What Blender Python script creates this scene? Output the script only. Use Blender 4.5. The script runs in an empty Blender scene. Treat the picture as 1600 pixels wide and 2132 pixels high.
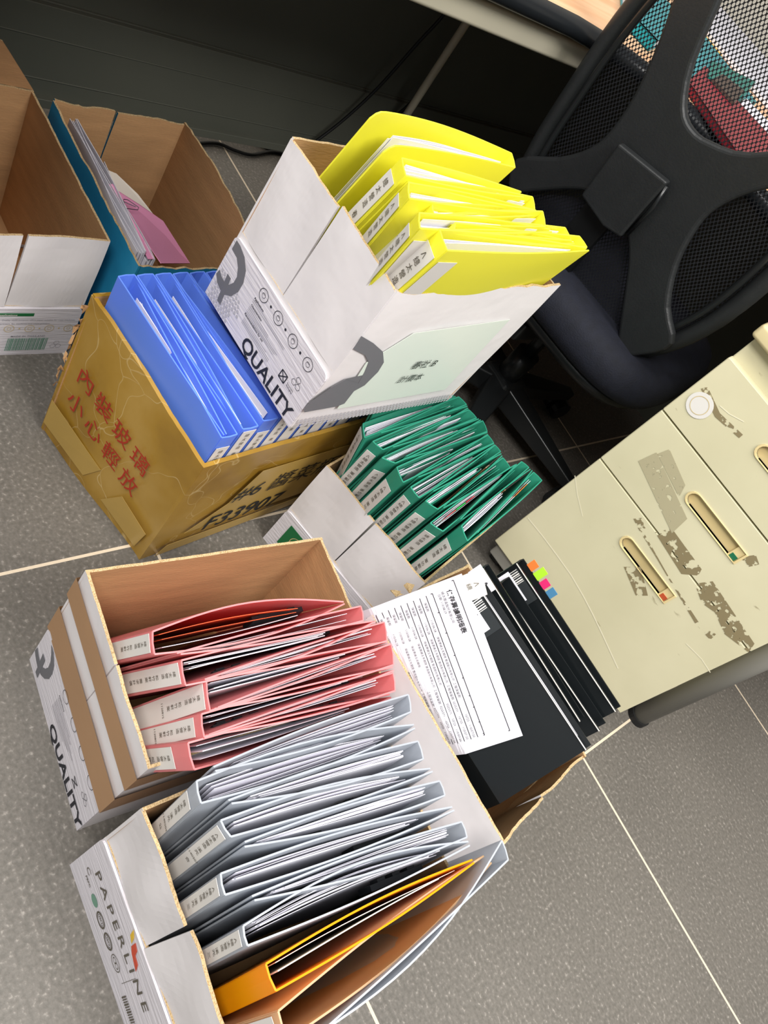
import bpy, bmesh, math, random
from mathutils import Vector as V, Matrix
C = bpy.context.scene.collection
R = math.radians

# ------------------------------------------------------------------ camera
cam = bpy.data.cameras.new('camera'); co = bpy.data.objects.new('camera', cam); C.objects.link(co)
co.matrix_world = Matrix(((0.475592, -0.838296, 0.266592, 0.0),
                          (0.697205, 0.174420, -0.695329, 0.0),
                          (0.536393, 0.516562, 0.667417, 1.0),
                          (0, 0, 0, 1)))
cam.sensor_fit = 'VERTICAL'; cam.sensor_height = 32.0; cam.lens = 32.0 * 1642.57 / 2132.0
cam.clip_start = 0.02; cam.clip_end = 50
bpy.context.scene.camera = co

# ------------------------------------------------------------------ light and exposure
w = bpy.data.worlds.new('world'); bpy.context.scene.world = w; w.use_nodes = True
w.node_tree.nodes['Background'].inputs['Color'].default_value = (0.92, 0.96, 1.0, 1)
w.node_tree.nodes['Background'].inputs['Strength'].default_value = 0.24
def area(name, loc, tgt, sx, sy, power, col):
    l = bpy.data.lights.new(name, 'AREA'); l.shape = 'RECTANGLE'; l.size = sx; l.size_y = sy; l.energy = power; l.color = col
    o = bpy.data.objects.new(name, l); C.objects.link(o); o.location = loc
    o.rotation_euler = (V(tgt) - V(loc)).to_track_quat('-Z', 'Y').to_euler()
area('ceiling_lamp', (0.25, -0.85, 2.5), (0.0, 0.5, 0), 1.0, 0.7, 43, (1.0, 0.97, 0.93))
area('ceiling_lamp', (-0.95, -0.35, 2.6), (-0.3, 0.5, 0), 0.9, 0.6, 21, (1.0, 0.97, 0.94))
area('ceiling_lamp', (1.0, 0.75, 2.4), (0.9, 0.85, 0), 1.2, 0.8, 54, (1.0, 0.97, 0.93))
vs = bpy.context.scene.view_settings
vs.view_transform = 'Standard'; vs.look = 'None'; vs.gamma = 1.0; vs.use_curve_mapping = False; vs.exposure = 0.44

# ------------------------------------------------------------------ materials
def hx(s):
    s = s.lstrip('#'); c = [int(s[i:i + 2], 16) / 255 for i in (0, 2, 4)]
    return tuple([(x / 12.92 if x <= .04045 else ((x + .055) / 1.055) ** 2.4) for x in c] + [1.0])
def newmat(name):
    m = bpy.data.materials.new(name); m.use_nodes = True; n = m.node_tree; b = n.nodes['Principled BSDF']
    return m, n, b
def N(n, t, **k):
    x = n.nodes.new(t)
    for a, v in k.items(): setattr(x, a, v)
    return x
def noise_fac(n, scale, detail=3, coord='Object', stretch=None):
    tc = N(n, 'ShaderNodeTexCoord'); no = N(n, 'ShaderNodeTexNoise'); no.inputs['Scale'].default_value = scale; no.inputs['Detail'].default_value = detail
    if stretch:
        mp = N(n, 'ShaderNodeMapping'); mp.inputs['Scale'].default_value = stretch
        n.links.new(tc.outputs[coord], mp.inputs['Vector']); n.links.new(mp.outputs[0], no.inputs['Vector'])
    else: n.links.new(tc.outputs[coord], no.inputs['Vector'])
    return no.outputs['Fac']
def ramp(n, fac, stops):
    r = N(n, 'ShaderNodeValToRGB'); n.links.new(fac, r.inputs[0]); e = r.color_ramp.elements
    while len(e) < len(stops): e.new(0.5)
    for i, (p, c) in enumerate(stops): e[i].position = p; e[i].color = c
    return r.outputs[0]
def bump(n, b, fac, strength, dist=0.002):
    bp = N(n, 'ShaderNodeBump'); bp.inputs['Strength'].default_value = strength; bp.inputs['Distance'].default_value = dist
    n.links.new(fac, bp.inputs['Height']); n.links.new(bp.outputs[0], b.inputs['Normal'])
def mix(a, b, t): return tuple(a[i] * (1 - t) + b[i] * t for i in range(3)) + (1.0,)
def mottled(name, col, amt=0.12, scale=18, rough=0.6, bs=0.15, bscale=60, stretch=None, dist=0.002, spec=0.4):
    m, n, b = newmat(name); c = hx(col)
    f = noise_fac(n, scale, 4, stretch=stretch)
    dk = tuple(x * (1 - amt) for x in c[:3]) + (1,); lt = tuple(min(1, x * (1 + amt)) for x in c[:3]) + (1,)
    n.links.new(ramp(n, f, [(0.3, dk), (0.7, lt)]), b.inputs['Base Color'])
    b.inputs['Roughness'].default_value = rough; b.inputs['Specular IOR Level'].default_value = spec
    if bs: bump(n, b, noise_fac(n, bscale, 3, stretch=stretch), bs, dist)
    return m
def plastic(name, col, rough=0.35, transl=0.0, clear=0.0, tcol=None):
    m, n, b = newmat(name); c = hx(col)
    b.inputs['Base Color'].default_value = c; b.inputs['Roughness'].default_value = rough
    bump(n, b, noise_fac(n, 25, 2), 0.08, 0.003)
    out = n.nodes['Material Output']; sh = b.outputs[0]
    if transl:
        t = N(n, 'ShaderNodeBsdfTranslucent'); t.inputs[0].default_value = hx(tcol or col)
        mx = N(n, 'ShaderNodeMixShader'); mx.inputs[0].default_value = transl
        n.links.new(sh, mx.inputs[1]); n.links.new(t.outputs[0], mx.inputs[2]); sh = mx.outputs[0]
    if clear:
        t = N(n, 'ShaderNodeBsdfTransparent'); mx = N(n, 'ShaderNodeMixShader'); mx.inputs[0].default_value = clear
        n.links.new(sh, mx.inputs[1]); n.links.new(t.outputs[0], mx.inputs[2]); sh = mx.outputs[0]
    n.links.new(sh, out.inputs[0])
    return m
def flat(name, col, rough=0.6, metal=0.0, spec=0.4):
    m, n, b = newmat(name); b.inputs['Base Color'].default_value = hx(col); b.inputs['Roughness'].default_value = rough
    b.inputs['Metallic'].default_value = metal; b.inputs['Specular IOR Level'].default_value = spec; return m
M = {}
M['kraft'] = mottled('kraft_board', '#b38c62', 0.10, 9, 0.85, 0.25, 90, (1, 1, 6))
M['kraft_shaded'] = mottled('shaded_kraft_board', '#9c7650', 0.10, 9, 0.85, 0.25, 90, (1, 1, 6))  # kraft darkened: under-desk shade put into the colour of the far left flap
M['white_board'] = mottled('white_coated_board', '#e3dfe0', 0.04, 5, 0.5, 0.5, 14, None, 0.004)
M['print_board'] = mottled('printed_liner', '#dad6dc', 0.04, 30, 0.55, 0.6, 22, (1, 1, 12), 0.002)
M['teal_board'] = mottled('teal_board', '#2a93c0', 0.15, 8, 0.45, 0.5, 14, None, 0.004)
M['ink_grey'] = flat('grey_ink', '#6e6e73', 0.6); M['ink'] = flat('black_ink', '#26272e', 0.6)
M['ink_dark'] = flat('marker_ink', '#17181a', 0.5); M['ink_red'] = flat('red_ink', '#a8301c', 0.5)
M['ink_faint'] = flat('pale_grey_ink', '#b9b7bd', 0.6); M['ink_green'] = flat('green_ink', '#1d6b3c', 0.5)
M['ink_gold'] = flat('gold_ink', '#cdb987', 0.5); M['ink_mint'] = flat('pale_green_ink', '#6f9a86', 0.5)
M['ink_brown'] = flat('brown_ink', '#5d574c', 0.5)
M['orange_ink'] = flat('orange_ink', '#d9772c', 0.5); M['yellow_ink'] = flat('yellow_ink', '#e3bb33', 0.5)
def edge_mat():
    m, n, b = newmat('corrugated_edge')
    tc = N(n, 'ShaderNodeTexCoord'); vo = N(n, 'ShaderNodeTexNoise'); vo.inputs['Scale'].default_value = 700; n.links.new(tc.outputs['Object'], vo.inputs['Vector'])
    n.links.new(ramp(n, vo.outputs['Fac'], [(0.36, hx('#9c8158')), (0.55, hx('#c4ab82'))]), b.inputs['Base Color'])
    b.inputs['Roughness'].default_value = 0.9
    return m
M['edge'] = edge_mat()
def taped_mat():
    m, n, b = newmat('taped_board')
    f = noise_fac(n, 7, 4); base = ramp(n, f, [(0.3, hx('#8a6622')), (0.5, hx('#a8822f')), (0.68, hx('#b5924a'))])
    b.inputs['Roughness'].default_value = 0.3
    tc = N(n, 'ShaderNodeTexCoord'); vo = N(n, 'ShaderNodeTexVoronoi', feature='DISTANCE_TO_EDGE'); vo.inputs['Scale'].default_value = 10
    ns = N(n, 'ShaderNodeTexNoise'); ns.inputs['Scale'].default_value = 7; n.links.new(tc.outputs['Object'], ns.inputs['Vector'])
    ad = N(n, 'ShaderNodeMixRGB'); ad.inputs[0].default_value = 0.35; n.links.new(tc.outputs['Object'], ad.inputs[1]); n.links.new(ns.outputs['Color'], ad.inputs[2])
    n.links.new(ad.outputs[0], vo.inputs['Vector'])
    r = ramp(n, vo.outputs['Distance'], [(0.0, (1, 1, 1, 1)), (0.012, (0, 0, 0, 1))])
    k = N(n, 'ShaderNodeMath', operation='MULTIPLY'); n.links.new(r, k.inputs[0]); n.links.new(noise_fac(n, 15, 2), k.inputs[1])
    mx = N(n, 'ShaderNodeMixRGB'); n.links.new(k.outputs[0], mx.inputs[0]); n.links.new(base, mx.inputs[1]); mx.inputs[2].default_value = hx('#d8c08a'); n.links.new(mx.outputs[0], b.inputs['Base Color'])
    bump(n, b, r, 0.12, 0.001)
    return m
M['taped'] = taped_mat()
M['tape'] = mottled('brown_packing_tape', '#a9825c', 0.06, 8, 0.3, 0.2, 20)
M['tape_pale'] = mottled('pale_packing_tape', '#b2924c', 0.06, 8, 0.3, 0.2, 20)
M['tape_dark'] = mottled('amber_packing_tape', '#8a661f', 0.10, 10, 0.22, 0.4, 22)
M['mint'] = plastic('clear_wrap', '#dfe8de', 0.25)
M['yellow'] = plastic('yellow_pvc', '#fffb48', 0.4, 0.22)
M['blue'] = plastic('blue_pvc', '#79a6ff', 0.4, 0.35, tcol='#3d62ff')
M['green'] = plastic('green_pvc', '#3fae90', 0.42, 0.35, tcol='#00a884')
M['pink'] = plastic('pink_pvc', '#f09a9c', 0.42, 0.3, tcol='#ff6b68')
M['clear'] = plastic('frosted_pvc', '#cfd4db', 0.35, 0.45)
M['beige'] = plastic('beige_pvc', '#f0cfa6', 0.4, 0.5)
M['orange'] = plastic('orange_pvc', '#ffb409', 0.35, 0.35, tcol='#ff8a00')
M['black'] = plastic('black_pvc', '#101416', 0.32)
M['pocket'] = plastic('clear_pocket', '#d9dcd8', 0.2, 0, 0.45)
M['smoke'] = plastic('smoked_pocket', '#34383a', 0.2, 0, 0.25)
M['paper'] = flat('paper', '#e2e1ea', 0.8, 0, 0.2); M['paper_warm'] = flat('cream_paper', '#ebe3d8', 0.8, 0, 0.2)
M['label'] = flat('label_paper', '#dcd9d4', 0.6); M['pinkpaper'] = flat('pink_paper', '#f3a3cb', 0.8, 0, 0.2)
M['orangepaper'] = flat('orange_sheet', '#f4683a', 0.7); M['bluepaper'] = flat('pale_blue_sheet', '#8fb9cf', 0.7)
M['neon'] = {k: flat(k + '_tab', c, 0.5) for k, c in dict(orange='#f5813c', lime='#b8f03a', magenta='#e02f72', blue='#4d86ad', green='#2fdd52', red='#f0364d').items()}
M['chrome'] = flat('metal', '#8c8f93', 0.3, 1.0)
M['chair'] = mottled('black_chair_plastic', '#232526', 0.08, 30, 0.45, 0.15, 300)
M['chair_gloss'] = flat('black_polished_plastic', '#1b1d1e', 0.3)
M['seat'] = mottled('navy_seat_fabric', '#10131f', 0.2, 60, 0.8, 0.4, 400)
M['panel'] = mottled('dark_steel_panel', '#585a51', 0.08, 3, 0.45, 0.05, 50)
M['steel'] = mottled('beige_steel', '#bdb7a3', 0.05, 6, 0.4, 0.05, 60)
M['blackedge'] = flat('black_edge', '#1c1f22', 0.3)
M['cable'] = flat('black_cable', '#0c0e0f', 0.5); M['cable_grey'] = flat('grey_cable', '#8c8c84', 0.5)
M['castor'] = flat('grey_castor', '#8f8d86', 0.4); M['rubber'] = flat('rubber', '#1b1b1b', 0.6)
M['handle'] = flat('cream_plastic', '#dcc894', 0.4)
def cream():
    m, n, b = newmat('cream_painted_steel')
    f = noise_fac(n, 5, 5); base = ramp(n, f, [(0.3, hx('#c9c3a2')), (0.7, hx('#d6d0b0'))])
    s = noise_fac(n, 22, 8, stretch=(1, 1, 3)); k = ramp(n, s, [(0.70, (0, 0, 0, 1)), (0.76, (1, 1, 1, 1))])
    mx = N(n, 'ShaderNodeMixRGB'); n.links.new(k, mx.inputs[0]); n.links.new(base, mx.inputs[1]); mx.inputs[2].default_value = hx('#9a9070')
    n.links.new(mx.outputs[0], b.inputs['Base Color']); b.inputs['Roughness'].default_value = 0.45
    bump(n, b, noise_fac(n, 9, 2), 0.15, 0.004); return m
M['cream'] = cream(); M['residue'] = mottled('tape_residue', '#93876a', 0.15, 60, 0.7, 0.3, 120)
def residue_mat(col, th):
    m, n, b = newmat('worn_residue'); b.inputs['Base Color'].default_value = hx(col); b.inputs['Roughness'].default_value = 0.7
    f = noise_fac(n, 85, 4); a = ramp(n, f, [(th, (0, 0, 0, 1)), (th + 0.03, (1, 1, 1, 1))]); n.links.new(a, b.inputs['Alpha']); return m
M['residue_a'] = residue_mat('#857858', 0.44); M['residue_b'] = residue_mat('#ada586', 0.36)
def wood():
    m, n, b = newmat('beech_laminate')
    tc = N(n, 'ShaderNodeTexCoord'); mp = N(n, 'ShaderNodeMapping'); mp.inputs['Scale'].default_value = (9, 1, 1)
    no = N(n, 'ShaderNodeTexNoise'); no.inputs['Scale'].default_value = 6; no.inputs['Detail'].default_value = 6
    n.links.new(tc.outputs['Object'], mp.inputs[0]); n.links.new(mp.outputs[0], no.inputs['Vector'])
    n.links.new(ramp(n, no.outputs['Fac'], [(0.3, hx('#eeb585')), (0.7, hx('#fbd0a6'))]), b.inputs['Base Color']); b.inputs['Roughness'].default_value = 0.4
    return m
M['wood'] = wood()
def floor_mat():
    m, n, b = newmat('grey_porcelain_tile')
    g = N(n, 'ShaderNodeNewGeometry'); sp = N(n, 'ShaderNodeSeparateXYZ'); n.links.new(g.outputs['Position'], sp.inputs[0])
    def line(out, off):
        a = N(n, 'ShaderNodeMath', operation='ADD'); a.inputs[1].default_value = -off + 6.07; n.links.new(out, a.inputs[0])
        d = N(n, 'ShaderNodeMath', operation='DIVIDE'); d.inputs[1].default_value = 0.607; n.links.new(a.outputs[0], d.inputs[0])
        fr = N(n, 'ShaderNodeMath', operation='FRACT'); n.links.new(d.outputs[0], fr.inputs[0])
        s = N(n, 'ShaderNodeMath', operation='SUBTRACT'); s.inputs[1].default_value = 0.5; n.links.new(fr.outputs[0], s.inputs[0])
        ab = N(n, 'ShaderNodeMath', operation='ABSOLUTE'); n.links.new(s.outputs[0], ab.inputs[0])
        gt = N(n, 'ShaderNodeMath', operation='GREATER_THAN'); gt.inputs[1].default_value = 0.5 - 0.0023 / 0.607; n.links.new(ab.outputs[0], gt.inputs[0])
        return gt.outputs[0]
    lx = line(sp.outputs[0], -0.4455); ly = line(sp.outputs[1], 0.5725)
    mxm = N(n, 'ShaderNodeMath', operation='MAXIMUM'); n.links.new(lx, mxm.inputs[0]); n.links.new(ly, mxm.inputs[1])
    no = N(n, 'ShaderNodeTexNoise'); no.inputs['Scale'].default_value = 170; no.inputs['Detail'].default_value = 3; n.links.new(g.outputs['Position'], no.inputs['Vector'])
    no2 = N(n, 'ShaderNodeTexNoise'); no2.inputs['Scale'].default_value = 3; n.links.new(g.outputs['Position'], no2.inputs['Vector'])
    base = ramp(n, no.outputs['Fac'], [(0.35, hx('#646059')), (0.6, hx('#746f68')), (0.76, hx('#a39d95'))])
    cl = N(n, 'ShaderNodeMixRGB', blend_type='MULTIPLY'); cl.inputs[0].default_value = 0.35; n.links.new(base, cl.inputs[1]); n.links.new(no2.outputs['Fac'], cl.inputs[2])
    mx = N(n, 'ShaderNodeMixRGB'); n.links.new(mxm.outputs[0], mx.inputs[0]); n.links.new(cl.outputs[0], mx.inputs[1]); mx.inputs[2].default_value = hx('#d8c8b0')
    n.links.new(mx.outputs[0], b.inputs['Base Color']); b.inputs['Roughness'].default_value = 0.55
    bump(n, b, no.outputs['Fac'], 0.35, 0.0015)
    return m
M['floor'] = floor_mat()
def mesh_mat():
    m, n, b = newmat('mesh_fabric'); b.inputs['Base Color'].default_value = hx('#15171c'); b.inputs['Roughness'].default_value = 0.6
    uv = N(n, 'ShaderNodeTexCoord'); sp = N(n, 'ShaderNodeSeparateXYZ'); n.links.new(uv.outputs['UV'], sp.inputs[0])
    def cell(ox, oy):
        r = []
        for o, s, p in ((sp.outputs[0], ox, 1.0), (sp.outputs[1], oy, 1.0)):
            a = N(n, 'ShaderNodeMath', operation='ADD'); a.inputs[1].default_value = s + 100; n.links.new(o, a.inputs[0])
            f = N(n, 'ShaderNodeMath', operation='FRACT'); n.links.new(a.outputs[0], f.inputs[0])
            c = N(n, 'ShaderNodeMath', operation='SUBTRACT'); c.inputs[1].default_value = 0.5; n.links.new(f.outputs[0], c.inputs[0])
            q = N(n, 'ShaderNodeMath', operation='POWER'); q.inputs[1].default_value = 2; n.links.new(c.outputs[0], q.inputs[0]); r.append(q.outputs[0])
        k = N(n, 'ShaderNodeMath', operation='ADD'); n.links.new(r[0], k.inputs[0]); n.links.new(r[1], k.inputs[1]); return k.outputs[0]
    mn = N(n, 'ShaderNodeMath', operation='MINIMUM'); n.links.new(cell(0, 0), mn.inputs[0]); n.links.new(cell(.5, .5), mn.inputs[1])
    gt = N(n, 'ShaderNodeMath', operation='GREATER_THAN'); gt.inputs[1].default_value = 0.088; n.links.new(mn.outputs[0], gt.inputs[0])
    n.links.new(gt.outputs[0], b.inputs['Alpha'])
    return m
M['mesh'] = mesh_mat()

# ------------------------------------------------------------------ mesh helpers
OFF = {}
class MB:
    def __init__(s): s.v = []; s.f = []; s.m = []
    def quad(s, pts, mi=0):
        k = len(s.v); s.v += [tuple(p) for p in pts]; s.f.append(tuple(range(k, k + len(pts)))); s.m.append(mi)
    def grid(s, rows, mi=0, flip=False, closed=False):
        k = len(s.v); nr = len(rows); nc = len(rows[0])
        for r in rows: s.v += [tuple(p) for p in r]
        for i in range(nr - 1):
            for j in range(nc if closed else nc - 1):
                a = k + i * nc + j; b_ = k + i * nc + (j + 1) % nc; c = b_ + nc; d = a + nc
                s.f.append((a, d, c, b_) if flip else (a, b_, c, d)); s.m.append(mi)
    def hexa(s, p, mi=0):   # 8 pts: bottom 4 CCW, top 4
        k = len(s.v); s.v += [tuple(x) for x in p]
        for f in ((0, 3, 2, 1), (4, 5, 6, 7), (0, 1, 5, 4), (1, 2, 6, 5), (2, 3, 7, 6), (3, 0, 4, 7)):
            s.f.append(tuple(k + i for i in f)); s.m.append(mi)
    def box(s, lo, hi, mi=0, mat=None):
        p = [(lo[0], lo[1], lo[2]), (hi[0], lo[1], lo[2]), (hi[0], hi[1], lo[2]), (lo[0], hi[1], lo[2]), (lo[0], lo[1], hi[2]), (hi[0], lo[1], hi[2]), (hi[0], hi[1], hi[2]), (lo[0], hi[1], hi[2])]
        if mat is not None: p = [mat @ V(q) for q in p]
        s.hexa(p, mi)
    def prism(s, poly, off, mi=0):   # planar polygon (3D) extruded by vector off
        k = len(s.v); n = len(poly); s.v += [tuple(p) for p in poly] + [tuple(V(p) + V(off)) for p in poly]
        s.f.append(tuple(k + i for i in reversed(range(n)))); s.m.append(mi); s.f.append(tuple(k + n + i for i in range(n))); s.m.append(mi)
        for i in range(n):
            j = (i + 1) % n; s.f.append((k + i, k + j, k + n + j, k + n + i)); s.m.append(mi)
    def tube(s, pts, r, seg=8, mi=0, closed=False, flat_=1.0):
        pts = [V(p) for p in pts]; n = len(pts); rows = []; up = V((0, 0, 1))
        rr = r if isinstance(r, (list, tuple)) else [r] * n
        for i, p in enumerate(pts):
            a = pts[i - 1] if (i > 0 or closed) else p; b_ = pts[(i + 1) % n] if (i < n - 1 or closed) else p
            t = (b_ - a).normalized(); sd = t.cross(up)
            if sd.length < 1e-3: sd = t.cross(V((0, 1, 0)))
            sd.normalize(); u2 = sd.cross(t)
            rows.append([p + sd * math.cos(2 * math.pi * k / seg) * rr[i] + u2 * math.sin(2 * math.pi * k / seg) * rr[i] * flat_ for k in range(seg)])
        if closed: rows.append(rows[0])
        s.grid(rows, mi, closed=True)
        if not closed:
            s.quad(list(reversed(rows[0])), mi); s.quad(rows[-1], mi)
    def ribbon(s, pts, dn, th, mi=0, tops=None):   # vertical sheet: top polyline, down vector, thickness
        pts = [V(p) for p in pts]; n = len(pts); dn = V(dn); A = []; B = []
        for i, p in enumerate(pts):
            t = (pts[min(i + 1, n - 1)] - pts[max(i - 1, 0)]); nn = t.cross(dn); nn.normalize()
            o = dn.normalized() * (tops[i] if tops else 0)
            A.append((p + o + nn * th / 2, p + dn + nn * th / 2)); B.append((p + o - nn * th / 2, p + dn - nn * th / 2))
        s.grid([[a[0] for a in A], [a[1] for a in A]], mi); s.grid([[a[0] for a in B], [a[1] for a in B]], mi, flip=True)
        s.grid([[a[0] for a in B], [a[0] for a in A]], mi); s.grid([[a[1] for a in A], [a[1] for a in B]], mi)
        s.quad([A[0][0], B[0][0], B[0][1], A[0][1]], mi); s.quad([A[-1][0], A[-1][1], B[-1][1], B[-1][0]], mi)
def setp(o, label=None, cat=None, group=None, kind=None):
    if label: o['label'] = label
    if cat: o['category'] = cat
    if group: o['group'] = group
    if kind: o['kind'] = kind
    return o
def thing(name, label, cat, loc, group=None):
    o = bpy.data.objects.new(name, None); C.objects.link(o); o.location = loc; o.empty_display_size = 0.05
    OFF[o.name] = V(loc); return setp(o, label, cat, group)
def build(name, mb, mats, parent=None, loc=None, smooth=False, bevel=0, sub=0, autosm=None):
    off = OFF[parent.name] if parent is not None else V(loc or (0, 0, 0))
    me = bpy.data.meshes.new(name); me.from_pydata([tuple(V(p) - off) for p in mb.v], [], mb.f)
    if not isinstance(mats, (list, tuple)): mats = [mats]
    for m in mats: me.materials.append(m)
    me.polygons.foreach_set('material_index', mb.m)
    bm = bmesh.new(); bm.from_mesh(me); bmesh.ops.remove_doubles(bm, verts=bm.verts, dist=1e-5); bmesh.ops.recalc_face_normals(bm, faces=bm.faces); bm.to_mesh(me); bm.free()
    if smooth: me.polygons.foreach_set('use_smooth', [True] * len(me.polygons))
    me.update()
    o = bpy.data.objects.new(name, me); C.objects.link(o)
    if parent is not None: o.parent = parent
    else: o.location = off
    OFF[o.name] = off
    if bevel:
        md = o.modifiers.new('bevel', 'BEVEL'); md.width = bevel; md.segments = 3; md.limit_method = 'ANGLE'; md.angle_limit = R(40)
        if smooth: me.polygons.foreach_set('use_smooth', [True] * len(me.polygons))
    if sub:
        md = o.modifiers.new('sub', 'SUBSURF'); md.levels = sub; md.render_levels = sub
    if smooth and bevel:
        md = o.modifiers.new('wn', 'WEIGHTED_NORMAL')
    return o
_TC = {}
def textverts(s, bold=0.0, shear=0.0, spacing=1.0, line=1.0):
    k = (s, bold, shear, spacing, line)
    if k not in _TC:
        c = bpy.data.curves.new('lettering', 'FONT'); c.body = s; c.size = 1.0; c.align_x = 'CENTER'; c.align_y = 'TOP'; c.offset = bold; c.shear = shear
        c.space_character = spacing; c.space_line = line; c.resolution_u = 3
        o = bpy.data.objects.new('lettering', c); C.objects.link(o); bpy.context.view_layer.update()
        me = bpy.data.meshes.new_from_object(o.evaluated_get(bpy.context.evaluated_depsgraph_get()))
        vv = [v.co.copy() for v in me.vertices]; ff = [tuple(p.vertices) for p in me.polygons]
        bpy.data.objects.remove(o); bpy.data.curves.remove(c); bpy.data.meshes.remove(me)
        _TC[k] = (vv, ff)
    return _TC[k]
def addtext(mb, s, org, x, y, size, lift=0.0006, mi=0, **kw):   # org = top centre
    vv, ff = textverts(s, **kw); org = V(org); x = V(x).normalized(); y = V(y).normalized(); nn = x.cross(y); k = len(mb.v)
    for v in vv: mb.v.append(tuple(org + x * v.x * size + y * v.y * size + nn * lift))
    for f in ff: mb.f.append(tuple(k + i for i in f)); mb.m.append(mi)
def vtext(mb, s, org, x, dn_, size, pitch=1.22, lift=0.0005):   # vertical writing, one group per line break pair
    org = V(org); h = 0.0; dn_ = V(dn_).normalized()
    for w_ in s.split('\n'):
        if not w_: h += size * 0.75; continue
        addtext(mb, w_, org + dn_ * h, x, -dn_, size if len(w_) == 1 else size * 0.8, lift); h += size * pitch
def decal(mb, poly, nrm, lift=0.0005, mi=0):
    nn = V(nrm).normalized(); mb.prism([V(p) + nn * (lift - 0.0003) for p in poly], nn * 0.0003, mi)
def ringpoly(mb, c, x, y, r, w_, lift=0.0006, mi=0, seg=28, a0=0, a1=360):
    x = V(x).normalized(); y = V(y).normalized(); nn = x.cross(y); c = V(c) + nn * lift; rows = [[], []]
    for i in range(seg + 1):
        a = R(a0 + (a1 - a0) * i / seg); d = x * math.cos(a) + y * math.sin(a); rows[0].append(c + d * r); rows[1].append(c + d * (r - w_))
    mb.grid(rows, mi)
def bar(mb, c, x, y, w_, h, lift=0.0006, mi=0):
    x = V(x).normalized(); y = V(y).normalized(); nn = x.cross(y); c = V(c) + nn * lift
    mb.quad([c - x * w_ / 2 - y * h / 2, c + x * w_ / 2 - y * h / 2, c + x * w_ / 2 + y * h / 2, c - x * w_ / 2 + y * h / 2], mi)
def lerp(a, b, t): return a + (b - a) * t

# cardboard wall panel from four outer corners; returns nothing, adds solid with jagged top
def panel(mb, b0, b1, t0, t1, inn, th, jag=0.0, seed=1, nx=24, nz=6, wob=0.0, prof=None, bulge=0.0, mats=(0, 1, 2)):
    rnd = random.Random(seed); b0, b1, t0, t1, inn = map(V, (b0, b1, t0, t1, inn)); out = []; js = []
    j = 0.0
    for i in range(nx + 1):
        j = j * 0.6 + rnd.uniform(-1, 1) * jag; js.append(j)
    for k in range(nz + 1):
        row = []
        for i in range(nx + 1):
            u = i / nx; v_ = k / nz; B = lerp(b0, b1, u); T = lerp(t0, t1, u)
            if prof: T = T + (T - B).normalized() * prof(u)
            p = lerp(B, T, v_)
            if k == nz: p = p + V((0, 0, js[i]))
            d = wob * math.sin(u * 7 + seed) * math.sin(v_ * 3 + seed * 2) + bulge * math.sin(math.pi * u) * v_
            p = p - inn * d
            row.append(p)
        out.append(row)
    ins = [[p + inn * th for p in r] for r in out]
    mb.grid(out, mats[0]); mb.grid(ins, mats[1], flip=True); mb.grid([out[-1], ins[-1]], mats[2]); mb.grid([ins[0], out[0]], mats[2])
    mb.grid([[r[0] for r in out], [r[0] for r in ins]], mats[0]); mb.grid([[r[-1] for r in ins], [r[-1] for r in out]], mats[0])

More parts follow.
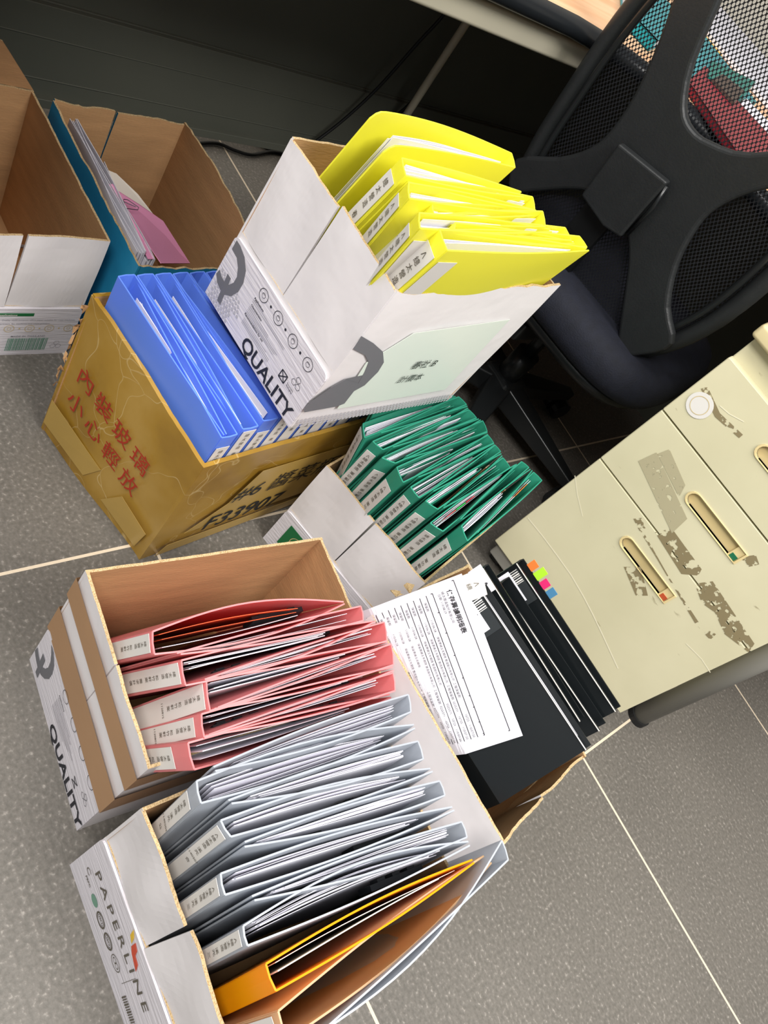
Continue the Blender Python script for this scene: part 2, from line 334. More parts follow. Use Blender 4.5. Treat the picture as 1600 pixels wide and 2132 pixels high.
def carton(name, label, group, bot, top, mats, walls, th=0.0035, band=None, cat='box', seed=1):
    """bot/top: four 3D corners, order: 0-1 faces the viewer side, 1-2 right, 2-3 far, 3-0 left."""
    bot = [V(p) for p in bot]; top = [V(p) for p in top]; cen = sum(bot, V()) / 4
    t = thing(name, label, cat, (cen.x, cen.y, min(p.z for p in bot)), group)
    for i in range(4):
        j = (i + 1) % 4; w_ = walls[i] or {}
        e = (bot[j] - bot[i]).normalized(); inn = V((0, 0, 1)).cross(e); inn.z = 0; inn.normalize()
        ms = w_.get('mats', mats)
        sl = w_.get('slit')
        kw = dict(jag=w_.get('jag', 0.0006), wob=w_.get('wob', 0.0006), bulge=w_.get('bulge', 0.0))
        if sl:
            u, zf, gap = sl
            mb = MB(); m0 = lerp(bot[i], top[i], zf); m1 = lerp(bot[j], top[j], zf)
            panel(mb, bot[i], bot[j], m0, m1, inn, th, 0, seed + i, nz=3); build('side_wall', mb, ms, t)
            mm = lerp(m0, m1, u); tt = lerp(top[i], top[j], u); gb = e * 0.0008; gt = e * gap
            for (a, b_, c_, d_, sd, pf) in ((m0, mm - gb, top[i], tt - gt, 5, w_.get('profa')), (mm + gb, m1, tt + gt, top[j], 9, w_.get('profb'))):
                mb = MB(); panel(mb, a, b_, c_, d_, inn, th, kw['jag'], seed + i + sd, nx=16, wob=kw['wob'], prof=pf); build('flap', mb, ms, t)
        else:
            mb = MB(); panel(mb, bot[i], bot[j], top[i], top[j], inn, th, kw['jag'], seed + i, nx=w_.get('nx', 30), wob=kw['wob'], bulge=kw['bulge'], prof=w_.get('prof')); build('side_wall', mb, ms, t)
    mb = MB(); zz = V((0, 0, th)); s_ = [lerp(p, cen, 0.02) for p in bot]
    mb.hexa([V((p.x, p.y, bot[0].z)) + zz * 0.1 for p in s_] + [V((p.x, p.y, bot[0].z)) + zz for p in s_]); build('bottom', mb, [ms[1]], t)
    if band:
        i, zf, pr = band; j = (i + 1) % 4; e = (bot[j] - bot[i]).normalized(); inn = V((0, 0, 1)).cross(e).normalized()
        a, b_ = bot[i] - inn * pr, bot[j] - inn * pr; c_, d_ = lerp(bot[j], top[j], zf) - inn * pr, lerp(bot[i], top[i], zf) - inn * pr
        r = 0.008; up = V((0, 0, 1)); poly = [a, b_, c_ - up * r]
        for q in range(1, 5): an = q * math.pi / 8; poly.append(c_ - up * r - e * r + e * r * math.cos(an) + up * r * math.sin(an))
        for q in range(0, 4): an = math.pi / 2 + q * math.pi / 8; poly.append(d_ - up * r + e * r + e * r * math.cos(an) + up * r * math.sin(an))
        poly.append(d_ - up * r)
        mb = MB(); mb.prism(poly, inn * (pr - 0.0004)); build('printed_band', mb, [M['print_board']], t)
    return t

# ------------------------------------------------------------------ ring binder
def binder(label, group, mat, sa, sb, fa, fb, H=0.30, dn=(0, 0, -1), sheets=7, text=None, lab=0.02, bulge=(0.0, 0.0), seed=1, rc=0.0, zmin=0.008,
           drop=0.012, name='ring_binder', cat='binder', tw=0.5, room=None, mech=False, extra=None, pocket=False, pmat=None, span=(0.05, 0.93), labmat=None, tabs=None, tsz=None, fan=1.0, strip=False, bent=None):
    sa, sb, fa, fb = map(V, (sa, sb, fa, fb)); dn = V(dn).normalized(); rnd = random.Random(seed)
    zt = min(p.z for p in (sa, sb, fa, fb)); H = min(H, (zt - zmin) / max(0.3, -dn.z))
    if room:      # keep the whole binder inside its carton: lean it away from any wall it would cut
        q, zr = room
        for _ in range(3):
            for i in range(4):
                a_, b_ = V((q[i][0], q[i][1], 0)), V((q[(i + 1) % 4][0], q[(i + 1) % 4][1], 0)); inn = V((0, 0, 1)).cross(b_ - a_).normalized()
                for p in (sa, sb, fa, fb):
                    d0 = (V((p.x, p.y, 0)) - a_).dot(inn) - 0.009; dl = dn.dot(inn)
                    if d0 + dl * H < 0:
                        k = -d0 / H if d0 >= 0 else (-d0 + 0.001) / max(0.03, p.z - zr)
                        dn = (dn + inn * (min(k, 0.45 if p.z - zr > 0.05 else 0.06) - dl)).normalized()
    cen = (sa + sb + fa + fb) / 4 + dn * H
    t = thing(name, label, cat, cen, group); D = dn * H
    cs = (sa + sb) / 2; cf = (fa + fb) / 2; ax = (cs - cf); ax.z = 0; ax.normalize(); side = V((0, 0, 1)).cross(ax)   # outward from spine / lateral
    if (sb - sa).dot(side) < 0: side = -side
    n = 14
    def cur(p, q, bg, u):
        return lerp(p, q, u) + side * bg * math.sin(math.pi * min(1, u * 1.0))
    A = [cur(sa, fa, -bulge[0], i / n) for i in range(n + 1)]; B = [cur(sb, fb, bulge[1], i / n) for i in range(n + 1)]
    tops = None
    if rc:
        A.insert(-1, lerp(A[-2], A[-1], 0.5)); A.insert(-1, lerp(A[-2], A[-1], 0.6)); B.insert(-1, lerp(B[-2], B[-1], 0.5)); B.insert(-1, lerp(B[-2], B[-1], 0.6))
        tops = [0] * (len(A) - 4) + [rc * 0.03, rc * 0.12, rc * 0.4, rc]
    for nm, P in (('front_cover', A), ('back_cover', B)):
        mb = MB()
        if bent:
            for k in range(2): mb.ribbon([p + dn * (0.122 * k) for p in P], dn * (0.122 if k == 0 else H - 0.122), 0.0018)
            bend(mb, bent[0], bent[1], 0.1225)
        else: mb.ribbon(P, D, 0.0018, tops=tops)
        build(nm, mb, mat, t, smooth=False)
    mb = MB()
    for k in range(2 if bent else 1):
        mb.ribbon([p + dn * (0.122 * k) for p in (sa, lerp(sa, sb, .5) + ax * 0.001, sb)], D if not bent else dn * (0.122 if k == 0 else H - 0.122), 0.0018)
    if bent: bend(mb, bent[0], bent[1], 0.1225)
    build('spine', mb, mat, t)
    sw = (sb - sa); wd = sw.length; ex = sw.normalized(); nrm = dn.cross(ex); 
    if nrm.dot(ax) < 0: nrm = -nrm
    if sheets:
        mb = MB(); pm = pmat or [M['paper']]
        for k in range(sheets):
            f0 = (k + 0.5) / sheets; f0 = (0.07 + 0.42 * f0) if seed % 4 else (0.1 + 0.8 * f0); f1 = 0.5 + (f0 - 0.5) * fan; ph = rnd.uniform(0, 6.28); am = rnd.uniform(0.1, 0.5) * min(wd, 0.03) * 0.16
            u0 = span[0] + rnd.uniform(0, 0.02); u1 = span[1] - rnd.uniform(0, 0.10); dd = drop + rnd.uniform(0, 0.007); pts = []
            for i in range(13):
                s = i / 12; u = lerp(u0, u1, s); f = lerp(f0, f1, s); ia = min(n, int(u * n)); a = cur(sa, fa, -bulge[0], u); b_ = cur(sb, fb, bulge[1], u)
                p = lerp(a, b_, min(0.93, max(0.07, f))) + side * am * math.sin(ph + 3 * s) * (1 - s * 0.6); pts.append(p + dn * (dd + 0.002 * math.sin(ph + 2 * s)))
            mb.ribbon(pts, dn * ((0.115 if bent else H) - dd - 0.012), rnd.choice((0.0004, 0.0006, 0.0010)), mi=rnd.randrange(len(pm)))
        build('paper_stack', mb, pm, t)
    if tabs:
        for k, c in enumerate(tabs):
            mb = MB(); u = 0.15 + 0.11 * k; a = lerp(lerp(sa, fa, u), lerp(sb, fb, u), 0.35) + dn * (drop - 0.006); q = lerp(lerp(sa, fa, u + 0.1), lerp(sb, fb, u + 0.1), 0.35) + dn * (drop - 0.006)
            mb.ribbon([a, q], dn * 0.02, 0.0008); build('index_tab', mb, M['neon'][c], t)
    if text is not None:
        mb = MB(); c0 = (sa + sb) / 2 + dn * lab + nrm * 0.0022; half = ex * wd * 0.43; h = H - lab - 0.012
        mb.prism([c0 - half, c0 + half, c0 + half + dn * h, c0 - half + dn * h], nrm * 0.0005); lb = build('spine_label', mb, labmat or M['label'], t)
        if text:
            mb = MB(); xx = ex if ex.cross(-dn).dot(nrm) > 0 else -ex
            vtext(mb, text, c0 + dn * 0.006 + nrm * 0.0006, xx, dn, tsz or min(wd * tw, 0.009)); build('lettering', mb, M['ink_brown'], lb)
    if strip:
        mb = MB(); q = (B[1] - B[0]).normalized(); nn2 = q.cross(dn); 
        if nn2.dot(side) < 0: nn2 = -nn2
        p0 = B[0] + q * 0.004 + dn * (lab + 0.002) + nn2 * 0.0014; h = H - lab - 0.012; mb.prism([p0, p0 + q * 0.03, p0 + q * 0.03 + dn * h, p0 + dn * h], nn2 * 0.0004); build('clear_pocket', mb, M['label'], t)
    if mech:
        mb = MB(); u = 0.72; a = lerp(lerp(sa, fa, u), lerp(sb, fb, u), 0.72 if seed % 2 else 0.5) + dn * 0.05; mb.box((-0.035, -0.003, -0.012), (0.035, 0.003, 0.012), mat=Matrix.Translation(a) @ Matrix(((ax.x, side.x, 0), (ax.y, side.y, 0), (0, 0, 1))).to_4x4())
        for k in range(3): mb.box((-0.028 + k * 0.02, -0.006, -0.006), (-0.018 + k * 0.02, -0.003, 0.008), mat=Matrix.Translation(a) @ Matrix(((ax.x, side.x, 0), (ax.y, side.y, 0), (0, 0, 1))).to_4x4())
        build('ring_mechanism', mb, M['blackedge'], t)
    return t
ORD = ['first', 'second', 'third', 'fourth', 'fifth', 'sixth', 'seventh', 'eighth', 'ninth', 'tenth', 'eleventh', 'twelfth']
UP = V((0, 0, 1))
# ================================================================== the setting
mb = MB(); mb.quad([(-2.2, -1.5, 0), (2.6, -1.5, 0), (2.6, 3.4, 0), (-2.2, 3.4, 0)]); setp(build('floor', mb, M['floor']), kind='structure')
mb = MB(); mb.box((-2.25, -1.5, 0), (-2.2, 3.4, 2.75)); setp(build('wall_left', mb, flat('wall_paint', '#e8e3d8', 0.8)), kind='structure')
mb = MB(); mb.box((-2.2, 3.4, 0), (2.6, 3.45, 2.75)); setp(build('wall_back', mb, bpy.data.materials['wall_paint']), kind='structure')

# ================================================================== desk
dk = thing('desk', 'corner desk with beech top, thick black edge, beige rail and dark steel panel', 'desk', (-1.0, 1.2, 0))
zt, zb = 0.742, 0.710
edge = [(-0.58, -0.2), (-0.60, 0.15), (-0.66, 0.35), (-0.745, 0.55), (-0.80, 0.68), (-0.83, 0.80), (-0.83, 1.20), (-0.812, 1.30), (-0.77, 1.385), (-0.69, 1.435), (-0.57, 1.45), (0.48, 1.45)]  # near end, out of view, is widened by an added wing to shade the left cartons
poly = [(-1.5, -0.2)] + edge + [(0.48, 2.6), (-1.5, 2.6)]
mb = MB(); mb.prism([(x, y, zb + 0.006) for x, y in poly], (0, 0, zt - zb - 0.006)); build('desk_top', mb, M['wood'], dk)
mb = MB(); rows = []
for i, (x, y) in enumerate(edge):
    a = V(edge[max(i - 1, 0)]); b_ = V(edge[min(i + 1, len(edge) - 1)]); t_ = (b_ - a).normalized(); nn = V((t_.y, -t_.x)); r = []
    for k in range(9):
        an = -math.pi / 2 + math.pi * k / 8; r.append((x + nn.x * math.cos(an) * 0.018, y + nn.y * math.cos(an) * 0.018, (zt + zb) / 2 + math.sin(an) * (zt - zb) / 2 + 0.0005))
    rows.append(r)
mb.grid(rows); o = build('edge_band', mb, M['blackedge'], dk, smooth=True)
mb = MB(); mb.box((-0.90, 0.8, 0.702), (-0.850, 1.36, 0.7145)); build('rail', mb, M['steel'], dk, bevel=0.005, smooth=True)
mb = MB(); mb.box((-0.885, 0.8, 0.664), (-0.842, 1.325, 0.700)); build('rail', mb, M['steel'], dk, bevel=0.007, smooth=True)
mb = MB()
mb.box((-1.31, -0.2, 0.115), (-1.285, 2.2, 0.28)); mb.box((-1.33, -0.2, 0.28), (-1.30, 2.2, 0.69)); mb.box((-1.296, -0.2, 0.105), (-1.270, 2.2, 0.122)); mb.box((-1.287, -0.2, 0.150), (-1.283, 2.2, 0.1525)); mb.box((-1.287, -0.2, 0.225), (-1.283, 2.2, 0.2275)); mb.box((-1.303, -0.2, 0.276), (-1.295, 2.2, 0.282))
build('modesty_panel', mb, M['panel'], dk, bevel=0.002)
lp = V((-1.24, 1.4752, 0.3919)); mb = MB(); mb.tube([V((lp.x, lp.y, 0.0)), V((lp.x, lp.y, 0.69))], 0.009, 10); build('leg', mb, M['steel'], dk, smooth=True)
mb = MB(); mb.box((-1.275, 0.34, 0.0), (-1.20, 0.45, 0.69)); build('leg', mb, M['steel'], dk, bevel=0.01)
mb = MB(); mb.box((-1.31, 2.2, 0.0), (0.46, 2.22, 0.69)); build('modesty_panel', mb, M['panel'], dk)

def cable(name, label, pts, r, mat):
    mb = MB(); P = [V(p) for p in pts]; out = []
    for i in range(len(P) - 1):
        p0, p1, p2, p3 = P[max(i - 1, 0)], P[i], P[i + 1], P[min(i + 2, len(P) - 1)]
        for k in range(8):
            t = k / 8; out.append(0.5 * ((2 * p1) + (p2 - p0) * t + (2 * p0 - 5 * p1 + 4 * p2 - p3) * t * t + (3 * p1 - p0 - 3 * p2 + p3) * t ** 3))
    out.append(P[-1]); mb.tube(out, r, 8); o = build(name, mb, mat, loc=pts[0], smooth=True); setp(o, label, 'cable')
cable('power_cable', 'thin black cable hanging in front of dark desk panel, the left one',
      [(-1.262, 1.4374, 0.5967), (-1.262, 1.427, 0.5), (-1.262, 1.4048, 0.4276), (-1.262, 1.3731, 0.3144), (-1.262, 1.3302, 0.2179), (-1.262, 1.2837, 0.1439)], 0.0035, M['cable'])
cable('power_cable', 'thin black cable hanging in front of dark desk panel, the right one',
      [(-1.262, 1.4546, 0.5714), (-1.262, 1.4989, 0.4923), (-1.262, 1.511, 0.4079), (-1.262, 1.493, 0.3035), (-1.262, 1.4555, 0.2271), (-1.262, 1.4134, 0.1535)], 0.004, M['cable'])
cable('floor_cable', 'grey cable lying on the floor behind the white carton', [(-1.468, 1.2674, 0.006), (-1.4432, 1.2905, 0.006), (-1.42, 1.3223, 0.006), (-1.4076, 1.3609, 0.006), (-1.3635, 1.414, 0.006)], 0.007, M['cable_grey'])
cable('floor_cable', 'black cable curving over floor tiles beneath the desk', [(-1.3796, 1.0769, 0.005), (-1.3997, 1.1573, 0.005), (-1.3856, 1.2043, 0.005), (-1.3804, 1.2505, 0.005), (-1.406, 1.3302, 0.005), (-1.3964, 1.4019, 0.005)], 0.004, M['cable'])

# things on the desk, seen through the mesh backrest
def slab(name, label, cat, pts, z0, h, mat, group=None, page=False):
    for p in pts: assert abs(p[0]) < 2 and p[1] < 2.6, (label, p)
    mb = MB(); mb.prism([(x, y, z0) for x, y, _ in pts], (0, 0, h)); c = sum([V(p) for p in pts], V()) / len(pts)
    if page:
        t = thing(name, label, cat, (c.x, c.y, z0), group); P = [V((x, y, z0)) for x, y, _ in pts]; c.z = z0
        m2 = MB(); m2.prism(P, (0, 0, 0.002)); m2.prism([p + UP * (h - 0.002) for p in P], (0, 0, 0.002)); m2.prism([P[0], P[1], lerp(P[1], P[2], .03), lerp(P[0], P[-1], .03)], (0, 0, h)); build('cover', m2, mat, t)
        m3 = MB(); m3.prism([lerp(p, c, .05) + UP * 0.0022 for p in P], (0, 0, h - 0.0046)); build('pages', m3, M['paper'], t)
    else: setp(build(name, mb, mat, loc=(c.x, c.y, z0)), label, cat, group)
M['teal'] = flat('teal_cover', '#168f9a', 0.4); M['dkgreen'] = flat('dark_green_cover', '#1b7a70', 0.5); M['maroon'] = flat('maroon_cover', '#8c1a2c', 0.45); M['dkbrown'] = flat('dark_brown_cover', '#4a3a33', 0.5)
slab('book', 'teal book on the beech desk top, its corner seen left of the backrest', 'book', [(-0.8908, 1.4029, 0.745), (-0.8235, 1.4225, 0.745), (-1.03, 1.86, 0), (-1.16, 1.70, 0)], 0.743, 0.02, M['teal'], page=True)
slab('folder', 'maroon folder near the desk edge, seen through the chair mesh', 'folder', [(-0.7436, 1.4558, 0.746), (-0.567, 1.3925, 0.746), (-0.46, 1.60, 0), (-0.6588, 1.7359, 0.746), (-0.8566, 1.6883, 0.746)], 0.743, 0.012, M['maroon'], page=True)
slab('folder', 'teal folder lying beside the maroon folder, seen through the chair mesh', 'folder', [(-0.7896, 1.4325, 0.75), (-0.7422, 1.4276, 0.75), (-0.812, 1.8994, 0.75), (-1.0829, 1.9652, 0.75)], 0.743, 0.010, M['teal'])
slab('notebook', 'dark brown notebook between the maroon folder and the white sheets', 'notebook', [(-0.7903, 1.6188, 0.76), (-0.7279, 1.629, 0.76), (-0.8106, 1.8067, 0.76), (-0.8399, 1.738, 0.76)], 0.7555, 0.006, M['dkbrown'])
slab('folder', 'dark green folder on the desk above the teal folder', 'folder', [(-0.8933, 1.7694, 0.765), (-0.7979, 1.6087, 0.765), (-0.7876, 1.7723, 0.765), (-0.9094, 2.0385, 0.765)], 0.7535, 0.005, M['dkgreen'])
slab('paper_sheet', 'yellow-printed sheet on the desk, near the top of the backrest', 'paper', [(-1.0887, 1.9768, 0.755), (-1.0033, 2.004, 0.755), (-1.1426, 2.2905, 0.755), (-1.2857, 2.2956, 0.755)], 0.743, 0.0015, flat('yellow_print', '#e8b64c', 0.7))
slab('paper_pile', 'large white paper pile on the desk behind the folders', 'papers', [(-1.02, 2.03, 0), (-1.22, 2.05, 0), (-1.45, 2.55, 0), (-0.3, 2.57, 0), (-0.35, 1.95, 0), (-0.84, 2.02, 0)], 0.743, 0.009, M['paper'])
slab('paper_sheet', 'white sheet on the desk right of the dark green folder', 'paper', [(-0.7982, 1.8134, 0.76), (-0.7266, 1.6387, 0.76), (-0.6423, 1.6739, 0.76), (-0.52, 1.72, 0), (-0.50, 1.93, 0)], 0.7527, 0.002, M['paper'])

# ================================================================== drawer cabinet
cab = thing('drawer_cabinet', 'worn cream steel drawer cabinet with three drawers, beside the office chair', 'cabinet', (0.0, 1.5, 0))
cx, cy = V((0.9905, 0.1371, 0)), V((-0.1371, 0.9905, 0)); c0 = V((-0.263, 1.204, 0)); CW = 0.401
def cp(u, v_, z): return c0 + cx * u + cy * v_ + UP * z
def cbox(mb, u0, u1, v0, v1, z0, z1, mi=0):
    mb.hexa([cp(u0, v0, z0), cp(u1, v0, z0), cp(u1, v1, z0), cp(u0, v1, z0), cp(u0, v0, z1), cp(u1, v0, z1), cp(u1, v1, z1), cp(u0, v1, z1)], mi)
mb = MB(); cbox(mb, 0.004, CW - 0.004, 0.018, 0.55, 0.062, 0.655); build('body', mb, M['cream'], cab, bevel=0.003)
mb = MB(); cbox(mb, -0.004, CW + 0.004, -0.004, 0.556, 0.657, 0.682); build('top_panel', mb, flat('cream_top', '#cdbf94', 0.4), cab, bevel=0.006, smooth=True)
mb = MB(); cbox(mb, 0.012, CW - 0.012, 0.012, 0.54, 0.028, 0.062); build('plinth', mb, M['castor'], cab, bevel=0.004)
dz = [(0.064, 0.3475), (0.3505, 0.4845), (0.4875, 0.614)]
hz = [(0.292, '#b8502e'), (0.435, '#1f6b4a'), (0.566, '#c9b98c')]
for (z0, z1), (zh, tc_) in zip(dz, hz):
    ua, ub, hr = 0.137, 0.262, 0.0125
    # front with a slot cut out
    mb = MB(); pts = []
    def cap(u, s): return [cp(u + s * hr * math.cos(a_), 0, zh + hr * math.sin(a_)) for a_ in [math.pi / 2 - k * math.pi / 8 for k in range(9)]]
    right = [cp(ub, 0, zh + hr), cp(ub, 0, zh - hr)]
    left = [cp(ua + hr - hr * math.sin(k * math.pi / 8), 0, zh - hr * math.cos(k * math.pi / 8)) for k in range(9)]
    slot = [right[0], right[1]] + left     # clockwise from top right
    # frame around the slot: outer corners
    o_ = [cp(CW - 0.003, 0, z1), cp(CW - 0.003, 0, z0), cp(0.003, 0, z0), cp(0.003, 0, z1)]
    mb.quad([o_[0], o_[1], slot[1], slot[0]]); mb.quad([o_[1], o_[2], slot[2], slot[1]]); mb.quad([o_[2], o_[3]] + [slot[i] for i in range(10, 1, -1)]); mb.quad([o_[3], o_[0], slot[0], slot[10]])
    ob = [p + cy * 0.018 for p in o_]
    for a_ in range(4): b2 = (a_ + 1) % 4; mb.quad([o_[a_], o_[b2], ob[b2], ob[a_]])
    for a_ in range(len(slot)): b2 = (a_ + 1) % len(slot); mb.quad([slot[a_], slot[b2], slot[b2] + cy * 0.016, slot[a_] + cy * 0.016])
    dr = build('drawer', mb, M['cream'], cab, bevel=0.007, smooth=True)
    mb = MB(); cbox(mb, ua - 0.004, ub + 0.004, 0.0085, 0.0105, zh - hr - 0.005, zh + hr + 0.005)
    sl2 = [s + (s - cp((ua + ub) / 2, 0, zh)).normalized() * 0.0035 for s in slot]
    for a_ in range(len(slot)):
        b2 = (a_ + 1) % len(slot); f_ = -cy * 0.0018
        mb.quad([slot[a_] + f_, slot[b2] + f_, sl2[b2] + f_, sl2[a_] + f_]); mb.quad([sl2[a_] + f_, sl2[b2] + f_, sl2[b2], sl2[a_]]); mb.quad([slot[a_] + f_, slot[b2] + f_, slot[b2] + cy * 0.016, slot[a_] + cy * 0.016])
    hd = build('handle', mb, M['handle'], dr)
    mb = MB(); cbox(mb, ub - 0.016, ub, 0.001, 0.0085, zh - hr, zh + hr); build('latch', mb, M['handle'], dr, bevel=0.001)
    mb = MB(); cbox(mb, ub - 0.013, ub - 0.001, 0.0002, 0.0012, zh - hr + 0.001, zh - hr * 0.25); build('lock_marker', mb, flat('marker', tc_, 0.5), dr)
for k, (u, v_) in enumerate(((0.03, 0.05), (CW - 0.03, 0.05), (0.03, 0.5), (CW - 0.03, 0.5))):
    mb = MB(); a_ = cp(u - 0.012, v_, 0.0225); mb.tube([a_, a_ + cx * 0.024], 0.0225, 16); build('castor', mb, M['rubber'], cab, smooth=False)
def worn(pxs, mat, lift=0.0006):
    mb = MB(); P = [V(p) - cy * 0.0005 for p in pxs]; mb.quad(P); build('tape_residue', mb, mat, cab)
worn([(-0.2173, 1.2103, 0.401), (-0.211, 1.2112, 0.435), (-0.0975, 1.2269, 0.4065), (-0.0914, 1.2277, 0.3697)], M['residue_b'])
worn([(-0.2082, 1.2116, 0.4348), (-0.2031, 1.2123, 0.4556), (-0.1429, 1.2206, 0.4391), (-0.1329, 1.222, 0.4183)], M['residue_b'])
worn([(-0.1352, 1.2217, 0.3272), (-0.1114, 1.225, 0.3288), (0.0541, 1.2479, 0.3028), (0.0825, 1.2518, 0.3217), (0.0866, 1.2524, 0.3068), (0.023, 1.2436, 0.3076), (-0.0678, 1.231, 0.3194)], M['residue_a'])
worn([(-0.1074, 1.2255, 0.3467), (-0.0979, 1.2269, 0.3749), (-0.0182, 1.2379, 0.3723), (-0.0124, 1.2387, 0.3608), (-0.0278, 1.2366, 0.3384)], M['residue_a'])
worn([(-0.0038, 1.2399, 0.3471), (0.0067, 1.2413, 0.3747), (0.1224, 1.2573, 0.3656), (0.1307, 1.2585, 0.3483), (0.0886, 1.2527, 0.3342), (0.0515, 1.2475, 0.3442), (0.028, 1.2443, 0.3355)], M['residue_a'])
worn([(-0.2491, 1.2059, 0.5542), (-0.2437, 1.2067, 0.5634), (-0.2021, 1.2124, 0.5529), (-0.1564, 1.2188, 0.5592), (-0.1556, 1.2189, 0.5516), (-0.2017, 1.2125, 0.5437)], M['residue_a'])
worn([(-0.1453, 1.2203, 0.3302), (-0.139, 1.2212, 0.3433), (-0.1212, 1.2236, 0.337), (-0.1278, 1.2227, 0.3264)], M['residue_a'])
worn([(-0.0873, 1.2283, 0.2593), (-0.0723, 1.2304, 0.2856), (-0.0252, 1.2369, 0.2628), (-0.0354, 1.2355, 0.2438)], M['residue_a'])
worn([(-0.0043, 1.2398, 0.4371), (0.0039, 1.2409, 0.4591), (0.0189, 1.243, 0.4538), (0.0144, 1.2424, 0.4379)], M['residue_a'])
mb = MB(); sc_ = V((-0.2293, 1.2087, 0.5366)); mb.prism([sc_ - cy * 0.0008 + (cx * math.cos(k * .2244) + UP * math.sin(k * .2244)) * 0.021 for k in range(28)], -cy * 0.0004); st = build('round_sticker', mb, M['label'], cab)
mb = MB(); ringpoly(mb, sc_ - cy * 0.0008, cx, UP, 0.015, 0.001, 0.0008); build('printed_ring', mb, M['ink_gold'], st)
def scratch(P, w_):
    mb = MB(); P = [V(p) - cy * 0.0005 for p in P]
    for i in range(len(P) - 1):
        d = (P[i + 1] - P[i]).normalized(); s_ = d.cross(cy) * w_; mb.quad([P[i] - s_, P[i + 1] - s_, P[i + 1] + s_, P[i] + s_])
    build('scratch', mb, M['scratch'], cab)
M['scratch'] = flat('scratched_paint', '#e6e0c6', 0.4)
scratch([(-0.2547, 1.2051, 0.159), (-0.213, 1.2109, 0.1612), (-0.1697, 1.2169, 0.1616), (-0.1254, 1.2231, 0.1606), (-0.083, 1.2289, 0.1549), (-0.0467, 1.2339, 0.148), (-0.0075, 1.2394, 0.1387), (0.0591, 1.2486, 0.1216)], 0.0012)
scratch([(-0.2625, 1.2041, 0.2912), (-0.2336, 1.2081, 0.2719), (-0.1981, 1.213, 0.2541)], 0.0007)
scratch([(0.0746, 1.2507, 0.2661), (0.1081, 1.2554, 0.2718), (0.1337, 1.2589, 0.2695)], 0.0008)
scratch([(-0.2107, 1.2112, 0.5597), (-0.1926, 1.2137, 0.563), (-0.1711, 1.2167, 0.5723)], 0.0007)
# desk post standing right beside the cabinet
pb = V((0.1642, 1.3665, 0.0)); mb = MB(); mb.tube([V((pb.x, pb.y + 0.02, 0.012)), V((pb.x, pb.y + 0.02, 0.69))], 0.020, 24); build('leg', mb, M['castor'], dk, smooth=True)
mb = MB(); mb.tube([V((pb.x, pb.y + 0.02, 0.0)), V((pb.x, pb.y + 0.02, 0.013))], 0.023, 24); build('foot', mb, M['rubber'], dk)

# ================================================================== office chair
ch = thing('office_chair', 'black mesh-back office chair with navy seat, facing away under the desk', 'chair', (-0.62, 1.52, 0))
P0 = V((-0.572, 1.29, 0.48)); U = V((0.988, 0.156, 0)); W_ = V((0.028, -0.175, 0.984)); NF = V((-0.154, 0.972, 0.177))
def q2(l): return [V(p) for p in l]
def chp(u, v_, d=0.0):
    d = d + 1.1 * (u * u) * 0.25
    return P0 + U * u + W_ * v_ - NF * (-d)     # d>0 toward the sitter
loop = [(-0.195, 0.02), (-0.16, -0.045), (-0.06, -0.078), (0.05, -0.078), (0.13, -0.055), (0.188, -0.008), (0.222, 0.08), (0.232, 0.18), (0.225, 0.30), (0.20, 0.42), (0.15, 0.47), (0.0, 0.49), (-0.15, 0.47), (-0.195, 0.42), (-0.212, 0.30), (-0.212, 0.18), (-0.208, 0.09)]
def smoothloop(P, n=5):
    out = []; L = len(P)
    for i in range(L):
        p0, p1, p2, p3 = [V(P[(i + k) % L] + (0,)) for k in (-1, 0, 1, 2)]
        for k in range(n):
            t = k / n; out.append(0.5 * ((2 * p1) + (p2 - p0) * t + (2 * p0 - 5 * p1 + 4 * p2 - p3) * t * t + (3 * p1 - p0 - 3 * p2 + p3) * t ** 3))
    return [(p.x, p.y) for p in out]
LP = smoothloop(loop)
mb = MB(); mb.tube([chp(u, v_, 0.004) for u, v_ in LP], 0.0155, 12, closed=True); build('back_frame', mb, M['chair'], ch, smooth=True)
mb = MB(); ins = [(u * 0.90 + 0.001, (v_ - 0.2) * 0.92 + 0.2) for u, v_ in LP]; mb.tube([chp(u, v_, -0.008) for u, v_ in ins], 0.006, 8, closed=True); build('inner_rim', mb, M['chair_gloss'], ch, smooth=True)
# mesh panel with uv
nu, nv = 30, 36; us = [p[0] for p in LP]; vs_ = [p[1] for p in LP]
def inside(u, v_):
    c = False; j = len(LP) - 1
    for i in range(len(LP)):
        if (LP[i][1] > v_) != (LP[j][1] > v_) and u < (LP[j][0] - LP[i][0]) * (v_ - LP[i][1]) / (LP[j][1] - LP[i][1]) + LP[i][0]: c = not c
        j = i
    return c
def span_u(v_):
    xs = []; j = len(LP) - 1
    for i in range(len(LP)):
        if (LP[i][1] > v_) != (LP[j][1] > v_): xs.append((LP[j][0] - LP[i][0]) * (v_ - LP[i][1]) / (LP[j][1] - LP[i][1]) + LP[i][0])
        j = i
    return min(xs), max(xs)
mb = MB(); rows = []; uvr = []
for k in range(nv + 1):
    v_ = lerp(min(vs_) + 0.004, max(vs_) - 0.004, k / nv); a_, b_ = span_u(v_); rows.append([chp(lerp(a_, b_, i / nu), v_, 0.004) for i in range(nu + 1)]); uvr.append([(lerp(a_, b_, i / nu), v_) for i in range(nu + 1)])
me = bpy.data.meshes.new('mesh_backrest'); vv = [p - OFF[ch.name] for r in rows for p in r]; fl = [(k * (nu + 1) + i, k * (nu + 1) + i + 1, (k + 1) * (nu + 1) + i + 1, (k + 1) * (nu + 1) + i) for k in range(nv) for i in range(nu)]
me.from_pydata(vv, [], fl); uvl = me.uv_layers.new(name='UVMap'); fu = [q for r in uvr for q in r]
